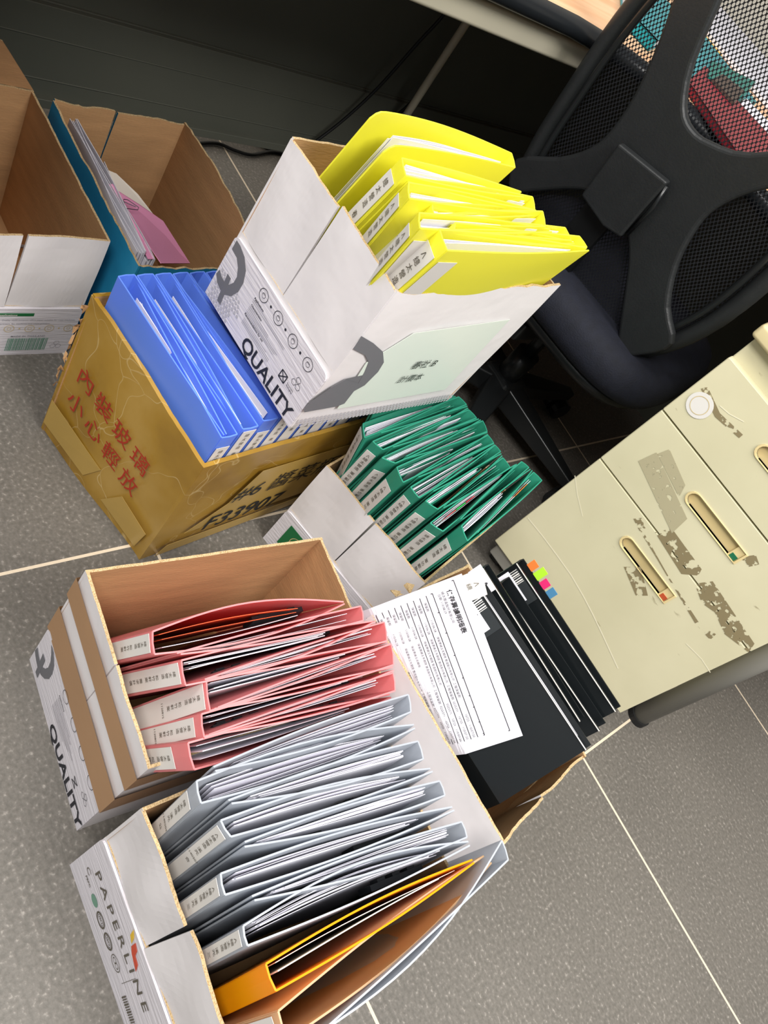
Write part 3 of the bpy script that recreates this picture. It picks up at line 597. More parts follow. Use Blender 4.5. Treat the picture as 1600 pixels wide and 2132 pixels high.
for lp_ in me.loops: uvl.data[lp_.index].uv = (fu[lp_.vertex_index][0] / 0.0070, fu[lp_.vertex_index][1] / 0.0100)
me.materials.append(M['mesh']); me.polygons.foreach_set('use_smooth', [True] * len(me.polygons)); o = bpy.data.objects.new('mesh_backrest', me); C.objects.link(o); o.parent = ch; OFF[o.name] = OFF[ch.name]
# X shaped brace: outline polygon in (u,v)
cxu, cxv = -0.012, 0.165
brace = [(-0.175, 0.445), (-0.150, 0.475), (-0.120, 0.480), (-0.098, 0.43), (-0.068, 0.345), (-0.035, 0.30), (-0.005, 0.288), (0.03, 0.295), (0.085, 0.325), (0.17, 0.42), (0.195, 0.45), (0.215, 0.42), (0.165, 0.345), (0.125, 0.29), (0.105, 0.24),
         (0.105, 0.20), (0.125, 0.14), (0.165, 0.085), (0.215, 0.050), (0.195, -0.005), (0.16, -0.035), (0.10, 0.035), (0.06, 0.085), (0.02, 0.115), (-0.03, 0.115), (-0.08, 0.10), (-0.15, 0.03), (-0.185, -0.005), (-0.212, 0.045), (-0.150, 0.105), (-0.115, 0.155), (-0.105, 0.20), (-0.11, 0.26), (-0.13, 0.33), (-0.155, 0.39)]
def sm_closed(P, n=3): return smoothloop(P, n)
BR = sm_closed(brace, 3)
bm = bmesh.new(); vs1 = [bm.verts.new(P0 + U * u + W_ * v_ - NF * 0.006 - OFF[ch.name]) for u, v_ in BR]; f = bm.faces.new(vs1); r_ = bmesh.ops.extrude_face_region(bm, geom=[f]); 
for e_ in r_['geom']:
    if isinstance(e_, bmesh.types.BMVert): e_.co -= NF * 0.016
bmesh.ops.recalc_face_normals(bm, faces=bm.faces)
me = bpy.data.meshes.new('back_brace'); bm.to_mesh(me); bm.free(); me.materials.append(M['chair']); o = bpy.data.objects.new('back_brace', me); C.objects.link(o); o.parent = ch; OFF[o.name] = OFF[ch.name]
md = o.modifiers.new('bevel', 'BEVEL'); md.width = 0.006; md.segments = 3; md.limit_method = 'ANGLE'; md.angle_limit = R(50)
mb = MB(); pl_ = [(-0.073, 0.205), (0.028, 0.222), (0.03, 0.11), (-0.005, 0.10), (-0.068, 0.105)]; mb.prism([chp(u, v_, -0.027) for u, v_ in pl_], -NF * 0.016); build('pivot_cover', mb, M['chair'], ch, bevel=0.004)
mb = MB(); mb.tube([chp(0.030, 0.215, -0.034), chp(0.036, 0.18, -0.038), chp(0.033, 0.12, -0.034)], 0.004, 8); build('release_lever', mb, M['chair_gloss'], ch, smooth=True)
# support bar, seat, mechanism, base
sc = V((-0.60, 1.50, 0))
mb = MB(); rows = []
for (u0, u1, v_, d_) in ((-0.062, -0.005, 0.14, -0.010), (-0.062, -0.005, 0.04, -0.016), (-0.058, -0.005, -0.06, -0.014), (-0.056, -0.006, -0.12, 0.01), (-0.056, -0.006, -0.15, 0.08), (-0.056, -0.006, -0.155, 0.2)):
    nb_ = V((0, 0, -0.014)) if v_ < -0.11 else NF * 0.014; p, q = chp(u0, v_, d_), chp(u1, v_, d_); rows.append([p, q, q + nb_, p + nb_])
mb.grid(rows, closed=True); mb.quad(rows[0]); mb.quad(rows[-1]); build('support_bar', mb, M['cable'], ch)
mb = MB(); rows = []
fw = V((-0.154, 0.988, 0)).normalized(); rt = V((0.988, 0.154, 0)).normalized()
def seatring(s, z): 
    out = []
    for k in range(40):
        a = 2 * math.pi * k / 40; ca, sa_ = math.cos(a), math.sin(a); e_ = 0.55
        out.append(V((-0.565, 1.455, 0)) + rt * (math.copysign(abs(ca) ** e_, ca) * 0.245 * s) + fw * (math.copysign(abs(sa_) ** e_, sa_) * 0.235 * s) + UP * z)
    return out
for s, z in ((0.01, 0.375), (0.90, 0.375), (0.97, 0.385), (1.0, 0.405), (0.99, 0.43), (0.94, 0.452), (0.8, 0.460), (0.4, 0.458), (0.01, 0.455)): rows.append(seatring(s, z))
mb.grid(rows, closed=True); build('seat', mb, M['seat'], ch, smooth=True)
mb = MB(); rows = [seatring(s, z) for s, z in ((0.01, 0.350), (0.86, 0.352), (0.91, 0.365), (0.91, 0.376), (0.01, 0.376))]; mb.grid(rows, closed=True); build('seat_shell', mb, M['chair_gloss'], ch, smooth=True)
mb = MB(); mb.box((-0.68, 1.40, 0.30), (-0.52, 1.60, 0.35)); mb.box((-0.64, 1.28, 0.29), (-0.56, 1.42, 0.335)); build('tilt_mechanism', mb, M['chair_gloss'], ch, bevel=0.008)
mb = MB(); mb.tube([V((-0.60, 1.48, 0.10)), V((-0.60, 1.48, 0.20))], 0.028, 16); mb.tube([V((-0.60, 1.48, 0.19)), V((-0.60, 1.48, 0.31))], 0.015, 16); build('gas_lift', mb, M['chair_gloss'], ch, smooth=True)
hub = V((-0.60, 1.48, 0.09))
for k in range(5):
    a = R(-62 + 72 * k); d = V((math.cos(a), math.sin(a), 0)); sd = V((-d.y, d.x, 0)); tip = hub + d * 0.29
    mb = MB(); p = [hub + d * 0.02 - sd * 0.03, hub + d * 0.02 + sd * 0.03, tip + sd * 0.014, tip - sd * 0.014]
    lo = [q - UP * 0.02 for q in p[:2]] + [q - UP * 0.028 for q in p[2:]]; hi = [q + UP * 0.035 for q in p[:2]] + [q - UP * 0.002 for q in p[2:]]
    mb.hexa([lo[0], lo[3], lo[2], lo[1], hi[0], hi[3], hi[2], hi[1]]); lg = build('leg', mb, M['chair_gloss'], ch, bevel=0.006, smooth=True)
    mb = MB()
    for s in (-1, 1): mb.tube([tip + sd * 0.006 * s + V((0, 0, -0.062)), tip + sd * 0.024 * s + V((0, 0, -0.062))], 0.027, 16)
    mb.tube([tip + V((0, 0, -0.045)), tip + V((0, 0, -0.012))], 0.006, 8); build('castor', mb, M['chair_gloss'], lg)
mb = MB(); mb.hexa([hub + V(p) for p in ((-.05, -.05, -.02), (.05, -.05, -.02), (.05, .05, -.02), (-.05, .05, -.02), (-.04, -.04, .04), (.04, -.04, .04), (.04, .04, .04), (-.04, .04, .04))]); build('hub', mb, M['chair_gloss'], ch, bevel=0.01)

# ================================================================== cartons
WK = [M['white_board'], M['kraft'], M['edge']]; KK = [M['kraft'], M['kraft'], M['edge']]
def z3(l, z): return [(x, y, z) for x, y in l]
# pink binder carton (P)
Pq = [(-0.322, 0.350), (-0.104, 0.328), (-0.072, 0.642), (-0.290, 0.664)]; PH = 0.240
cP = carton('paper_carton', 'white carton with brown tape bands holding pink binders', None, z3(Pq, 0), z3(Pq, PH), WK,
            [dict(slit=(0.5, 0.42, 0.001), jag=0.0008), dict(jag=0.0008), dict(jag=0.0008), dict(jag=0.0008)], band=(0, 0.40, 0.0025), seed=3)
pe = (V((-0.104, 0.328, 0)) - V((-0.322, 0.350, 0))).normalized(); pn = V((0.1004, 0.995, 0)); pl2 = V((-0.322, 0.350, 0)); 
def pf(u, z): return pl2 + pe * u - pn * 0.0031 + UP * z
def tapeband(zl, zh, nm):
    mb = MB(); k = 0.0012
    a0, a1 = pf(-0.002, zl), pf(0.2225, zl); 
    side = [V((-0.0995, 0.3265, zl)), V((-0.0665, 0.644, zl))]
    lf = V((-0.289, 0.668, zl)); 
    P_ = [V((-0.2945, 0.666, zl)), V((-0.3255, 0.348, zl)), V((-0.1015, 0.3235, zl)), V((-0.0685, 0.6445, zl))]
    mb.grid([[p + UP * (zh - zl) for p in P_], P_], 0); build(nm, mb, M['tape'], cP)
tapeband(0.178, 0.217, 'packing_tape'); tapeband(0.092, 0.146, 'packing_tape')
# clear binder carton (W)
Wq = [(-0.073, 0.308), (0.172, 0.299), (0.169, 0.606), (-0.060, 0.614)]; WH = 0.240
cW = carton('paper_carton', 'greyish white carton printed PAPERLINE holding frosted and orange binders', None, z3(Wq, 0), z3(Wq, WH), WK,
            [dict(slit=(0.465, 0.53, 0.003), jag=0.0012, wob=0.003, profa=lambda u: 0.004 * math.sin(6 * u) - 0.002, profb=lambda u: -0.004 + 0.004 * math.sin(4 * u)), dict(jag=0.001, prof=lambda u: -0.010), dict(jag=0.001, prof=lambda u: -0.008), dict(jag=0.001)], band=(0, 0.52, 0.003), seed=11)
# black book carton (K)
Kb = [(-0.166, 0.619), (0.152, 0.624), (0.130, 0.885), (-0.182, 0.868)]; Kt = [(-0.164, 0.662), (0.146, 0.673), (0.131, 0.885), (-0.184, 0.868)]
cK = carton('paper_carton', 'white and brown carton with torn end flap holding black binders', None, z3(Kb, 0), [(-0.1607, 0.6461, 0.275), (0.1436, 0.66, 0.272), (0.124, 0.885, 0.255), (-0.184, 0.868, 0.262)], WK,
            [dict(jag=0.0008), dict(slit=(0.52, 0.66, 0.004), jag=0.0015, wob=0.002, mats=[M['white_board'], M['kraft'], M['edge']], profa=lambda u: -0.010 * u, profb=lambda u: -0.016 + 0.014 * u), dict(jag=0.001), dict(jag=0.0015, wob=0.002)], seed=21)
mb = MB(); rr = random.Random(4); c_ = V((-0.1725, 0.7237, 0.262))
for k in range(4):
    d = V((rr.uniform(-1, 1), rr.uniform(-1, 1), rr.uniform(-.1, .5))) * 0.014; mb.hexa([c_ + d + V((rr.uniform(-.008, .008), rr.uniform(-.008, .008), rr.uniform(-.005, .006))) for _ in range(8)])
build('torn_cardboard', mb, M['edge'], cK)
# green binder carton (G)
Gq = [(-0.408, 0.762), (-0.190, 0.820), (-0.268, 1.122), (-0.488, 1.062)]; GH = 0.214
cG = carton('paper_carton', 'white carton with green printed square holding green binders', None, z3(Gq, 0), z3(Gq, GH), WK,
            [dict(slit=(0.49, 0.44, 0.0018), jag=0.0006, wob=0.002), dict(jag=0.001), dict(), dict()], band=(0, 0.42, 0.0025), seed=31)
# yellow binder carton on top (Y)
Yq = [(-0.617, 0.597), (-0.400, 0.611), (-0.413, 0.925), (-0.630, 0.911)]
cY = carton('paper_carton', 'white carton printed QUALITY holding yellow binders, stacked on blue binders', None, z3(Yq, 0.346), z3(Yq, 0.586), WK,
            [dict(slit=(0.47, 0.44, 0.0022), jag=0.0006, wob=0.0015, profa=lambda u: -0.003, profb=lambda u: 0.002 - 0.006 * u), dict(jag=0.0022, wob=0.002, prof=lambda u: -0.002 - 0.006 * math.sin(5 * u)), dict(), dict()], band=(0, 0.41, 0.003), seed=41)
# far left carton (L)
Lq = [(-1.115, 0.345), (-0.808, 0.345), (-0.808, 0.576), (-1.115, 0.576)]
cL = carton('paper_carton', 'empty white carton with barcode and green Applications print, leftmost on the floor', None, z3(Lq, 0), z3(Lq, 0.241), WK,
            [dict(), dict(slit=(0.49, 0.44, 0.003), jag=0.0005, wob=0.002, profa=lambda u: -0.003), dict(jag=0.0008), dict(jag=0.0008)], band=(1, 0.43, 0.003), seed=51)
mb = MB(); panel(mb, (-1.118, 0.576, 0.242), (-1.118, 0.345, 0.242), (-1.128, 0.522, 0.302), (-1.135, 0.36, 0.345), (1, 0, 0), 0.003, 0.001, 7); build('flap', mb, [M['kraft_shaded'], M['kraft_shaded'], M['edge']], cL)
mb = MB(); mb.hexa([V(p) for p in ((-0.860, 0.36, 0.15), (-0.828, 0.36, 0.20), (-0.828, 0.475, 0.20), (-0.872, 0.470, 0.15), (-0.862, 0.36, 0.152), (-0.830, 0.36, 0.203), (-0.830, 0.475, 0.203), (-0.874, 0.470, 0.153))]); build('inner_flap', mb, M['white_board'], cL)
# teal carton (B)
Bq = [(-1.092, 0.600), (-0.778, 0.612), (-0.790, 0.846), (-1.100, 0.832)]
TK = [M['teal_board'], M['kraft'], M['edge']]
cB = carton('carton', 'torn teal carton with brown inside holding white and pink papers', None, z3(Bq, 0), [(-1.088, 0.596, 0.25), (-0.772, 0.610, 0.232), (-0.786, 0.846, 0.232), (-1.10, 0.834, 0.245)], TK,
            [dict(jag=0.0022, wob=0.003, prof=lambda u: -0.006 * math.sin(3.1 * u)), dict(jag=0.0022, wob=0.002, prof=lambda u: -0.004 - 0.006 * u), dict(jag=0.0018, wob=0.002, prof=lambda u: 0.004 + 0.006 * math.sin(3.14 * u)), dict(slit=(0.56, 0.35, 0.0025), jag=0.0018, wob=0.002, profa=lambda u: 0.0, profb=lambda u: 0.002)], seed=61)
# gold taped carton (T)
Tb = [(-0.666, 0.486), (-0.420, 0.541), (-0.470, 0.940), (-0.716, 0.886)]
cT = carton('carton', 'amber-taped brown carton with red lettering holding blue binders', None, z3(Tb, 0), [(-0.680, 0.490, 0.270), (-0.413, 0.534, 0.256), (-0.461, 0.935, 0.262), (-0.727, 0.885, 0.268)], [M['taped'], M['kraft'], M['taped']],
            [dict(jag=0.0006, wob=0.003), dict(jag=0.0006, wob=0.001, bulge=0.002), dict(), dict(jag=0.002, wob=0.002)], th=0.006, seed=71)
mb = MB(); rr = random.Random(9)
for k in range(9):
    z = 0.10 + 0.018 * k; c_ = V((lerp(-0.671, -0.680, k / 9), lerp(0.485, 0.488, k / 9), z)); mb.hexa([c_ + V((rr.uniform(-.005, .003), rr.uniform(-.005, .003), rr.uniform(-.012, .012))) for _ in range(8)])
build('torn_edge', mb, M['kraft'], cT)

# ------------------------------------------------------------------ printing on the cartons
def face(p0, p1, z0, out):   # frame: origin p0, x toward p1
    x = (V((p1[0], p1[1], 0)) - V((p0[0], p0[1], 0))); L = x.length; x.normalize(); n = x.cross(UP); 
    return (lambda u, z, o=out: V((p0[0], p0[1], z0)) + x * u + UP * z + n * o), x, n, L
# Y: -y face (band stands 3 mm proud)
F, x, n, L = face(Yq[0], Yq[1], 0.346, 0.0031)
mb = MB(); addtext(mb, 'QUALITY', F(0.150, 0.027), x, UP, 0.0285, bold=0.02, spacing=1.0)
mb2 = MB()
for k in range(4):
    c_ = F(0.082 + 0.035 * k, 0.083); ringpoly(mb, c_, x, UP, 0.0088, 0.0008); ringpoly(mb, c_, x, UP, 0.0035, 0.0005, seg=12); bar(mb, c_ + UP * 0.002, x, UP, 0.006, 0.0005)
    if k < 3: ringpoly(mb, c_ + x * 0.0175, x, UP, 0.0018, 0.0018, seg=12)
for k in range(2): bar(mb, F(0.169, 0.038), (x + UP * (1 if k else -1)), UP, 0.0005, 0.016) if False else None
for a, b_ in (((0.163, 0.033), (0.175, 0.045)), ((0.163, 0.045), (0.175, 0.033)), ((0.163, 0.033), (0.175, 0.033)), ((0.163, 0.045), (0.175, 0.045)), ((0.163, 0.033), (0.163, 0.045)), ((0.175, 0.033), (0.175, 0.045))):
    p, q = F(*a), F(*b_); d = (q - p).normalized(); s_ = d.cross(n) * 0.0007; mb.quad([p - s_ + n * .0006, q - s_ + n * .0006, q + s_ + n * .0006, p + s_ + n * .0006])
for k in range(3):
    a = R(90 + 120 * k); ringpoly(mb, F(0.190, 0.052) + x * 0.005 * math.cos(a) + UP * 0.005 * math.sin(a), x, UP, 0.0045, 0.0006, seg=6)
addtext(mb, 'Recyclable\nPackaging', F(0.186, 0.041), x, UP, 0.0034)
addtext(mb, 'Applications', F(0.083, 0.071), x, UP, 0.0044, bold=0.02); addtext(mb, 'Characteristics', F(0.086, 0.060), x, UP, 0.0042, bold=0.02); addtext(mb, 'Recommendations for use', F(0.094, 0.043), x, UP, 0.0042, bold=0.02)
build('printed_lettering', mb, M['ink'], cY)
mb = MB(); rr = random.Random(2)
for k, (z, u0, n_) in enumerate([(0.0655, 0.072, 2), (0.054, 0.072, 5), (0.036, 0.074, 4)]):
    for j in range(n_):
        L_ = rr.uniform(0.045, 0.078); bar(mb, F(u0 + L_ / 2, z - j * 0.0026), x, UP, L_, 0.0006)
build('printed_text_lines', mb, flat('mid_grey_ink', '#9c9aa2', 0.6), cY)
mb = MB()
for r_ in range(9):
    for c in range(14):
        u = 0.008 + 0.0062 * c + (0.0031 if r_ % 2 else 0); z = 0.004 + 0.0054 * r_
        if u < 0.075 - 0.0045 * r_ + 0.012 and not (u > 0.052 and z < 0.024): ringpoly(mb, F(u, z), x, UP, 0.0025, 0.0025, 0.0004, seg=6)
build('printed_hexagons', mb, M['ink_faint'], cY)
mb = MB(); decal(mb, [V(p) for p in []] or [F(u, z, 0.0031) for u, z in [(0.002, 0.035), (0.010, 0.0285), (0.020, 0.026), (0.030, 0.028), (0.040, 0.036), (0.046, 0.050), (0.046, 0.066), (0.040, 0.080), (0.028, 0.090), (0.014, 0.094), (0.005, 0.094), (0.005, 0.080), (0.018, 0.079), (0.027, 0.072), (0.033, 0.062), (0.033, 0.052), (0.028, 0.043), (0.020, 0.039), (0.012, 0.040), (0.004, 0.044)]][::-1], n, 0.0006)
decal(mb, [F(u, z, 0.0031) for u, z in [(0.018, 0.052), (0.026, 0.052), (0.032, 0.012), (0.024, 0.012)]][::-1], n, 0.0008)
build('printed_letter', mb, M['ink_grey'], cY)
# Y: +x face
yq = [(-0.3998, 0.6064, 0.518), (-0.401, 0.6361, 0.5038), (-0.4023, 0.6658, 0.4861), (-0.403, 0.684, 0.4651), (-0.4032, 0.6883, 0.4466), (-0.403, 0.6838, 0.4212), (-0.4024, 0.6692, 0.4102), (-0.4018, 0.6555, 0.4236), (-0.4011, 0.6385, 0.4397), (-0.4005, 0.6232, 0.4267), (-0.4012, 0.6402, 0.4075), (-0.4006, 0.6246, 0.3989), (-0.3999, 0.6089, 0.4054), (-0.3998, 0.605, 0.3875), (-0.4, 0.6107, 0.3807), (-0.4022, 0.664, 0.3822), (-0.4026, 0.6736, 0.3863), (-0.4025, 0.6723, 0.4116), (-0.4021, 0.6624, 0.4499), (-0.4018, 0.6551, 0.4684), (-0.4011, 0.6386, 0.4829), (-0.3999, 0.6095, 0.4965)]
mb = MB(); nx_ = V((1, 0.04, 0)).normalized(); decal(mb, [V(p) + nx_ * 0.002 for p in yq], nx_, 0.0012); build('printed_letter', mb, M['ink_grey'], cY)
mb = MB(); wrapq = [(-0.4024, 0.6687, 0.3753), (-0.4017, 0.6521, 0.467), (-0.4035, 0.6959, 0.5156), (-0.411, 0.8775, 0.529), (-0.4112, 0.881, 0.3806)]; decal(mb, [V(p) + nx_ * 0.002 for p in wrapq], nx_, 0.0008); build('sticker_sheet', mb, M['mint'], cY)
mb = MB(); p_ = V((-0.4075, 0.7925, 0.4672)); yv = V((-0.0415, 0.999, 0)); addtext(mb, '春社 B', V((-0.4066, 0.7699, 0.4601)) + nx_ * 0.004, yv, UP, 0.017, shear=0.15); addtext(mb, '計價本', V((-0.4064, 0.7661, 0.4317)) + nx_ * 0.004, yv, UP, 0.016, shear=0.15)
build('handwriting', mb, M['ink_dark'], cY)
mb = MB()
for r_ in range(3):
    for c in range(46):
        ringpoly(mb, V((-0.400, 0.611, 0.346)) + yv * (0.006 + 0.0066 * c + (0.0033 if r_ % 2 else 0)) + UP * (0.005 + 0.0056 * r_) + nx_ * 0.0028, yv, UP, 0.0028, 0.0028, 0.0006, seg=6)
build('printed_hexagons', mb, M['ink_faint'], cY)
# P: -y face
F, x, n, L = face(Pq[0], Pq[1], 0.0, 0.0027)
mb = MB(); addtext(mb, 'QUALITY', F(0.155, 0.028), x, UP, 0.0300, bold=0.025, spacing=1.02)
for k in range(4): ringpoly(mb, F(0.085 + 0.034 * k, 0.088), x, UP, 0.0085, 0.0007)
addtext(mb, 'Applications', F(0.086, 0.072), x, UP, 0.0042, bold=0.02)
for a, b_ in (((0.166, 0.033), (0.178, 0.045)), ((0.166, 0.045), (0.178, 0.033)), ((0.166, 0.033), (0.178, 0.033)), ((0.166, 0.045), (0.178, 0.045))):
    p, q = F(*a), F(*b_); d = (q - p).normalized(); s_ = d.cross(n) * 0.0007; mb.quad([p - s_ + n * .0006, q - s_ + n * .0006, q + s_ + n * .0006, p + s_ + n * .0006])
for k in range(3): a = R(90 + 120 * k); ringpoly(mb, F(0.196, 0.056) + x * 0.005 * math.cos(a) + UP * 0.005 * math.sin(a), x, UP, 0.0045, 0.0006, seg=6)
build('printed_lettering', mb, M['ink'], cP)
mb = MB()
for j in range(11): L_ = rr.uniform(0.045, 0.075); bar(mb, F(0.076 + L_ / 2, 0.064 - j * 0.0028), x, UP, L_, 0.0006)
build('printed_text_lines', mb, bpy.data.materials['mid_grey_ink'], cP)
mb = MB(); decal(mb, [F(u, z, 0.0027) for u, z in [(0.001, 0.030), (0.010, 0.0255), (0.020, 0.023), (0.032, 0.027), (0.041, 0.036), (0.047, 0.050), (0.047, 0.066), (0.042, 0.080), (0.030, 0.090), (0.020, 0.090), (0.028, 0.082), (0.034, 0.072), (0.036, 0.060), (0.033, 0.048), (0.028, 0.041), (0.020, 0.037), (0.012, 0.038), (0.002, 0.042)]][::-1], n, 0.0006)
decal(mb, [F(u, z, 0.0027) for u, z in [(0.016, 0.056), (0.025, 0.056), (0.030, 0.012), (0.022, 0.012)]][::-1], n, 0.0008); build('printed_letter', mb, M['ink_grey'], cP)
# W: -y face
F, x, n, L = face(Wq[0], Wq[1], 0.0, 0.0032)
mb = MB(); addtext(mb, 'PAPERLINE', F(0.097, 0.090), x, UP, 0.0225, spacing=1.42, bold=0.006)
for k, u in enumerate((0.070, 0.093)): 
    ringpoly(mb, F(u, 0.040), x, UP, 0.0098, 0.0022); ringpoly(mb, F(u, 0.040), x, UP, 0.0066, 0.0006)
addtext(mb, 'ISO', F(0.070, 0.0435), x, UP, 0.0062, bold=0.02); addtext(mb, 'ISO', F(0.093, 0.0435), x, UP, 0.0062, bold=0.02)
ringpoly(mb, F(0.116, 0.040), x, UP, 0.0098, 0.001); ringpoly(mb, F(0.113, 0.040), x, UP, 0.0038, 0.0009); ringpoly(mb, F(0.119, 0.040), x, UP, 0.0038, 0.0009)
addtext(mb, 'PEFC', F(0.028, 0.046), x, UP, 0.0062, bold=0.02); ringpoly(mb, F(0.020, 0.056), x, UP, 0.005, 0.0012, a0=40, a1=320)
bar(mb, F(0.075, 0.066), x, UP, 0.11, 0.0005); bar(mb, F(0.137, 0.060), x, UP, 0.0005, 0.045)
build('printed_lettering', mb, M['ink_brown'], cW)
mb = MB(); ringpoly(mb, F(0.049, 0.042), x, UP, 0.0075, 0.0075); build('printed_seal', mb, M['ink_mint'], cW)
mb = MB(); decal(mb, [F(0.094, 0.124), F(0.101, 0.118), F(0.105, 0.106), F(0.097, 0.111)][::-1], n, 0.001); build('printed_logo', mb, M['yellow_ink'], cW)
mb = MB(); decal(mb, [F(0.106, 0.117), F(0.114, 0.113), F(0.117, 0.104), F(0.126, 0.102), F(0.131, 0.091), F(0.114, 0.097), F(0.107, 0.103)][::-1], n, 0.001); build('printed_logo', mb, flat('red_orange_ink', '#cc4a2e', 0.5), cW)
mb = MB()
for k in range(14): bar(mb, F(0.150 + 0.0026 * k, 0.030), x, UP, 0.0012 if k % 3 else 0.0018, 0.014)
build('barcode', mb, M['ink_brown'], cW)
# L: +x face
F, x, n, L = face((-0.808, 0.345), (-0.808, 0.576), 0.0, 0.0031)
mb = MB(); decal(mb, [F(0.095, 0.088, 0.0031), F(0.158, 0.088, 0.0031), F(0.158, 0.094, 0.0031), F(0.095, 0.094, 0.0031)], n, 0.0005); build('printed_bar', mb, M['ink_green'], cL)
mb = MB(); addtext(mb, 'Applications', F(0.120, 0.0935), x, UP, 0.0055, 0.0009, bold=0.01); build('printed_lettering', mb, M['label'], cL)
mb = MB(); addtext(mb, 'High Quality multi-purpose office paper suitable for copy machines,', F(0.164, 0.082), x, UP, 0.0044); addtext(mb, 'laser printers, fax machines and inkjet printers.', F(0.145, 0.074), x, UP, 0.0044); addtext(mb, 'MADE IN THAILAND', F(0.160, 0.046), x, UP, 0.0052, bold=0.02, spacing=1.1)
for k in range(3): a = R(90 + 120 * k); ringpoly(mb, F(0.208, 0.022) + x * 0.005 * math.cos(a) + UP * 0.005 * math.sin(a), x, UP, 0.0048, 0.0006, seg=6)
build('printed_lettering', mb, bpy.data.materials['mid_grey_ink'], cL)
mb = MB()
for k in range(5):
    ringpoly(mb, F(0.098 + 0.030 * k, 0.061), x, UP, 0.0075, 0.0009); ringpoly(mb, F(0.098 + 0.030 * k, 0.061), x, UP, 0.003, 0.0006)
    if k < 4: ringpoly(mb, F(0.113 + 0.030 * k, 0.061), x, UP, 0.0014, 0.0014, seg=10)
build('printed_icons', mb, M['ink_gold'], cL)
mb = MB(); u = 0.132
for k in range(26): wd = rr.choice((0.0007, 0.0012, 0.0018)); bar(mb, F(u, 0.025), x, UP, wd, 0.028); u += wd + rr.choice((0.0007, 0.0012))
build('barcode', mb, M['ink_mint'], cL)
# G: green square on the band
F, x, n, L = face(Gq[0], Gq[1], 0.0, 0.0027)
mb = MB(); decal(mb, [F(0.022, 0.022, .0027), F(0.082, 0.022, .0027), F(0.082, 0.074, .0027), F(0.022, 0.074, .0027)], n, 0.0005); build('printed_square', mb, M['ink_green'], cG)
mb = MB(); ringpoly(mb, F(0.052, 0.050, .0027), x, UP, 0.016, 0.0012, 0.0009, a0=40, a1=330); ringpoly(mb, F(0.052, 0.050, .0027), x, UP, 0.011, 0.0012, 0.0009, a0=40, a1=330); build('printed_logo', mb, M['ink_gold'], cG)
# B: teal carton lettering
F, x, n, L = face(Bq[1], Bq[2], 0.0, 0.003)
mb = MB(); F2, x2, n2, L2 = face(Bq[0], Bq[1], 0.0, 0.004); addtext(mb, 'OUT\nTY', F2(0.285, 0.12), x2, UP, 0.022); build('printed_lettering', mb, flat('pale_teal_ink', '#4fa0b4', 0.5), cB)
# T: lettering and tape patches
F, x, n, L = face(Tb[0], Tb[1], 0.0, 0.0)
tl = (V((-0.680, 0.490, 0.270)) - V((-0.666, 0.486, 0))).normalized()
def TF(u, h, o=0.0036): return V((-0.666, 0.486, 0)) + V((0.246, 0.055, 0)).normalized() * u + lerp(V((-0.014, 0.004, 0.270)), V((0.007, -0.007, 0.256)), u / 0.252).normalized() * h + n * o
yu = V((-0.02, -0.01, 1)).normalized()
mb = MB()
for s_, u0, h0 in (('內裝玻璃', 0.030, 0.165), ('小心輕放', 0.030, 0.115)):
    for k, c in enumerate(s_): addtext(mb, c, TF(u0 + 0.043 * k + 0.016, h0 + 0.012 - 0.002 * k), x, yu, 0.037, 0.0012, bold=0.004)
build('red_lettering', mb, M['ink_red'], cT)
mb = MB(); decal(mb, [TF(0.004, 0.02), TF(0.105, 0.02), TF(0.128, 0.065), TF(0.004, 0.07)], n, 0.0005); decal(mb, [TF(0.150, 0.02), TF(0.235, 0.018), TF(0.240, 0.062), TF(0.178, 0.070)], n, 0.0005); build('tape_patch', mb, M['tape_pale'], cT)
F, x, n, L = face(Tb[1], Tb[2], 0.0, 0.0)
def TR(u, h, o=0.003): return V((-0.420, 0.541, 0)) + x * u + UP * h + n * (o + 0.007 * h / .256 + 0.002)
mb = MB(); decal(mb, [TR(0.05, 0.06), TR(0.39, 0.045), TR(0.39, 0.19), TR(0.12, 0.20), TR(0.10, 0.12)], n, 0.0006); decal(mb, [TR(0.02, 0.008), TR(0.39, 0.008), TR(0.39, 0.032), TR(0.03, 0.036)], n, 0.0006); build('tape_patch', mb, M['tape_pale'], cT)
mb = MB(); addtext(mb, '#6 醬菜瓶', TR(0.205, 0.165), x, UP, 0.048, 0.0015, bold=0.0, shear=0.15); build('black_lettering', mb, M['ink_dark'], cT)
mb = MB(); addtext(mb, 'F33907', TR(0.155, 0.095), x, UP, 0.052, 0.0015, bold=0.012, shear=0.15, spacing=1.0); build('black_lettering', mb, M['ink_dark'], cT)
# ================================================================== binders
def tip(p, q, w_=0.005):
    c = (V(p) + V(q)) / 2; d = V((q[0] - p[0], q[1] - p[1], 0))
    d = d.normalized() if d.length > 1e-6 else V((1, 0, 0)); return c - d * w_ / 2, c + d * w_ / 2
def dvec(a, b): d = V(b) - V(a); return d

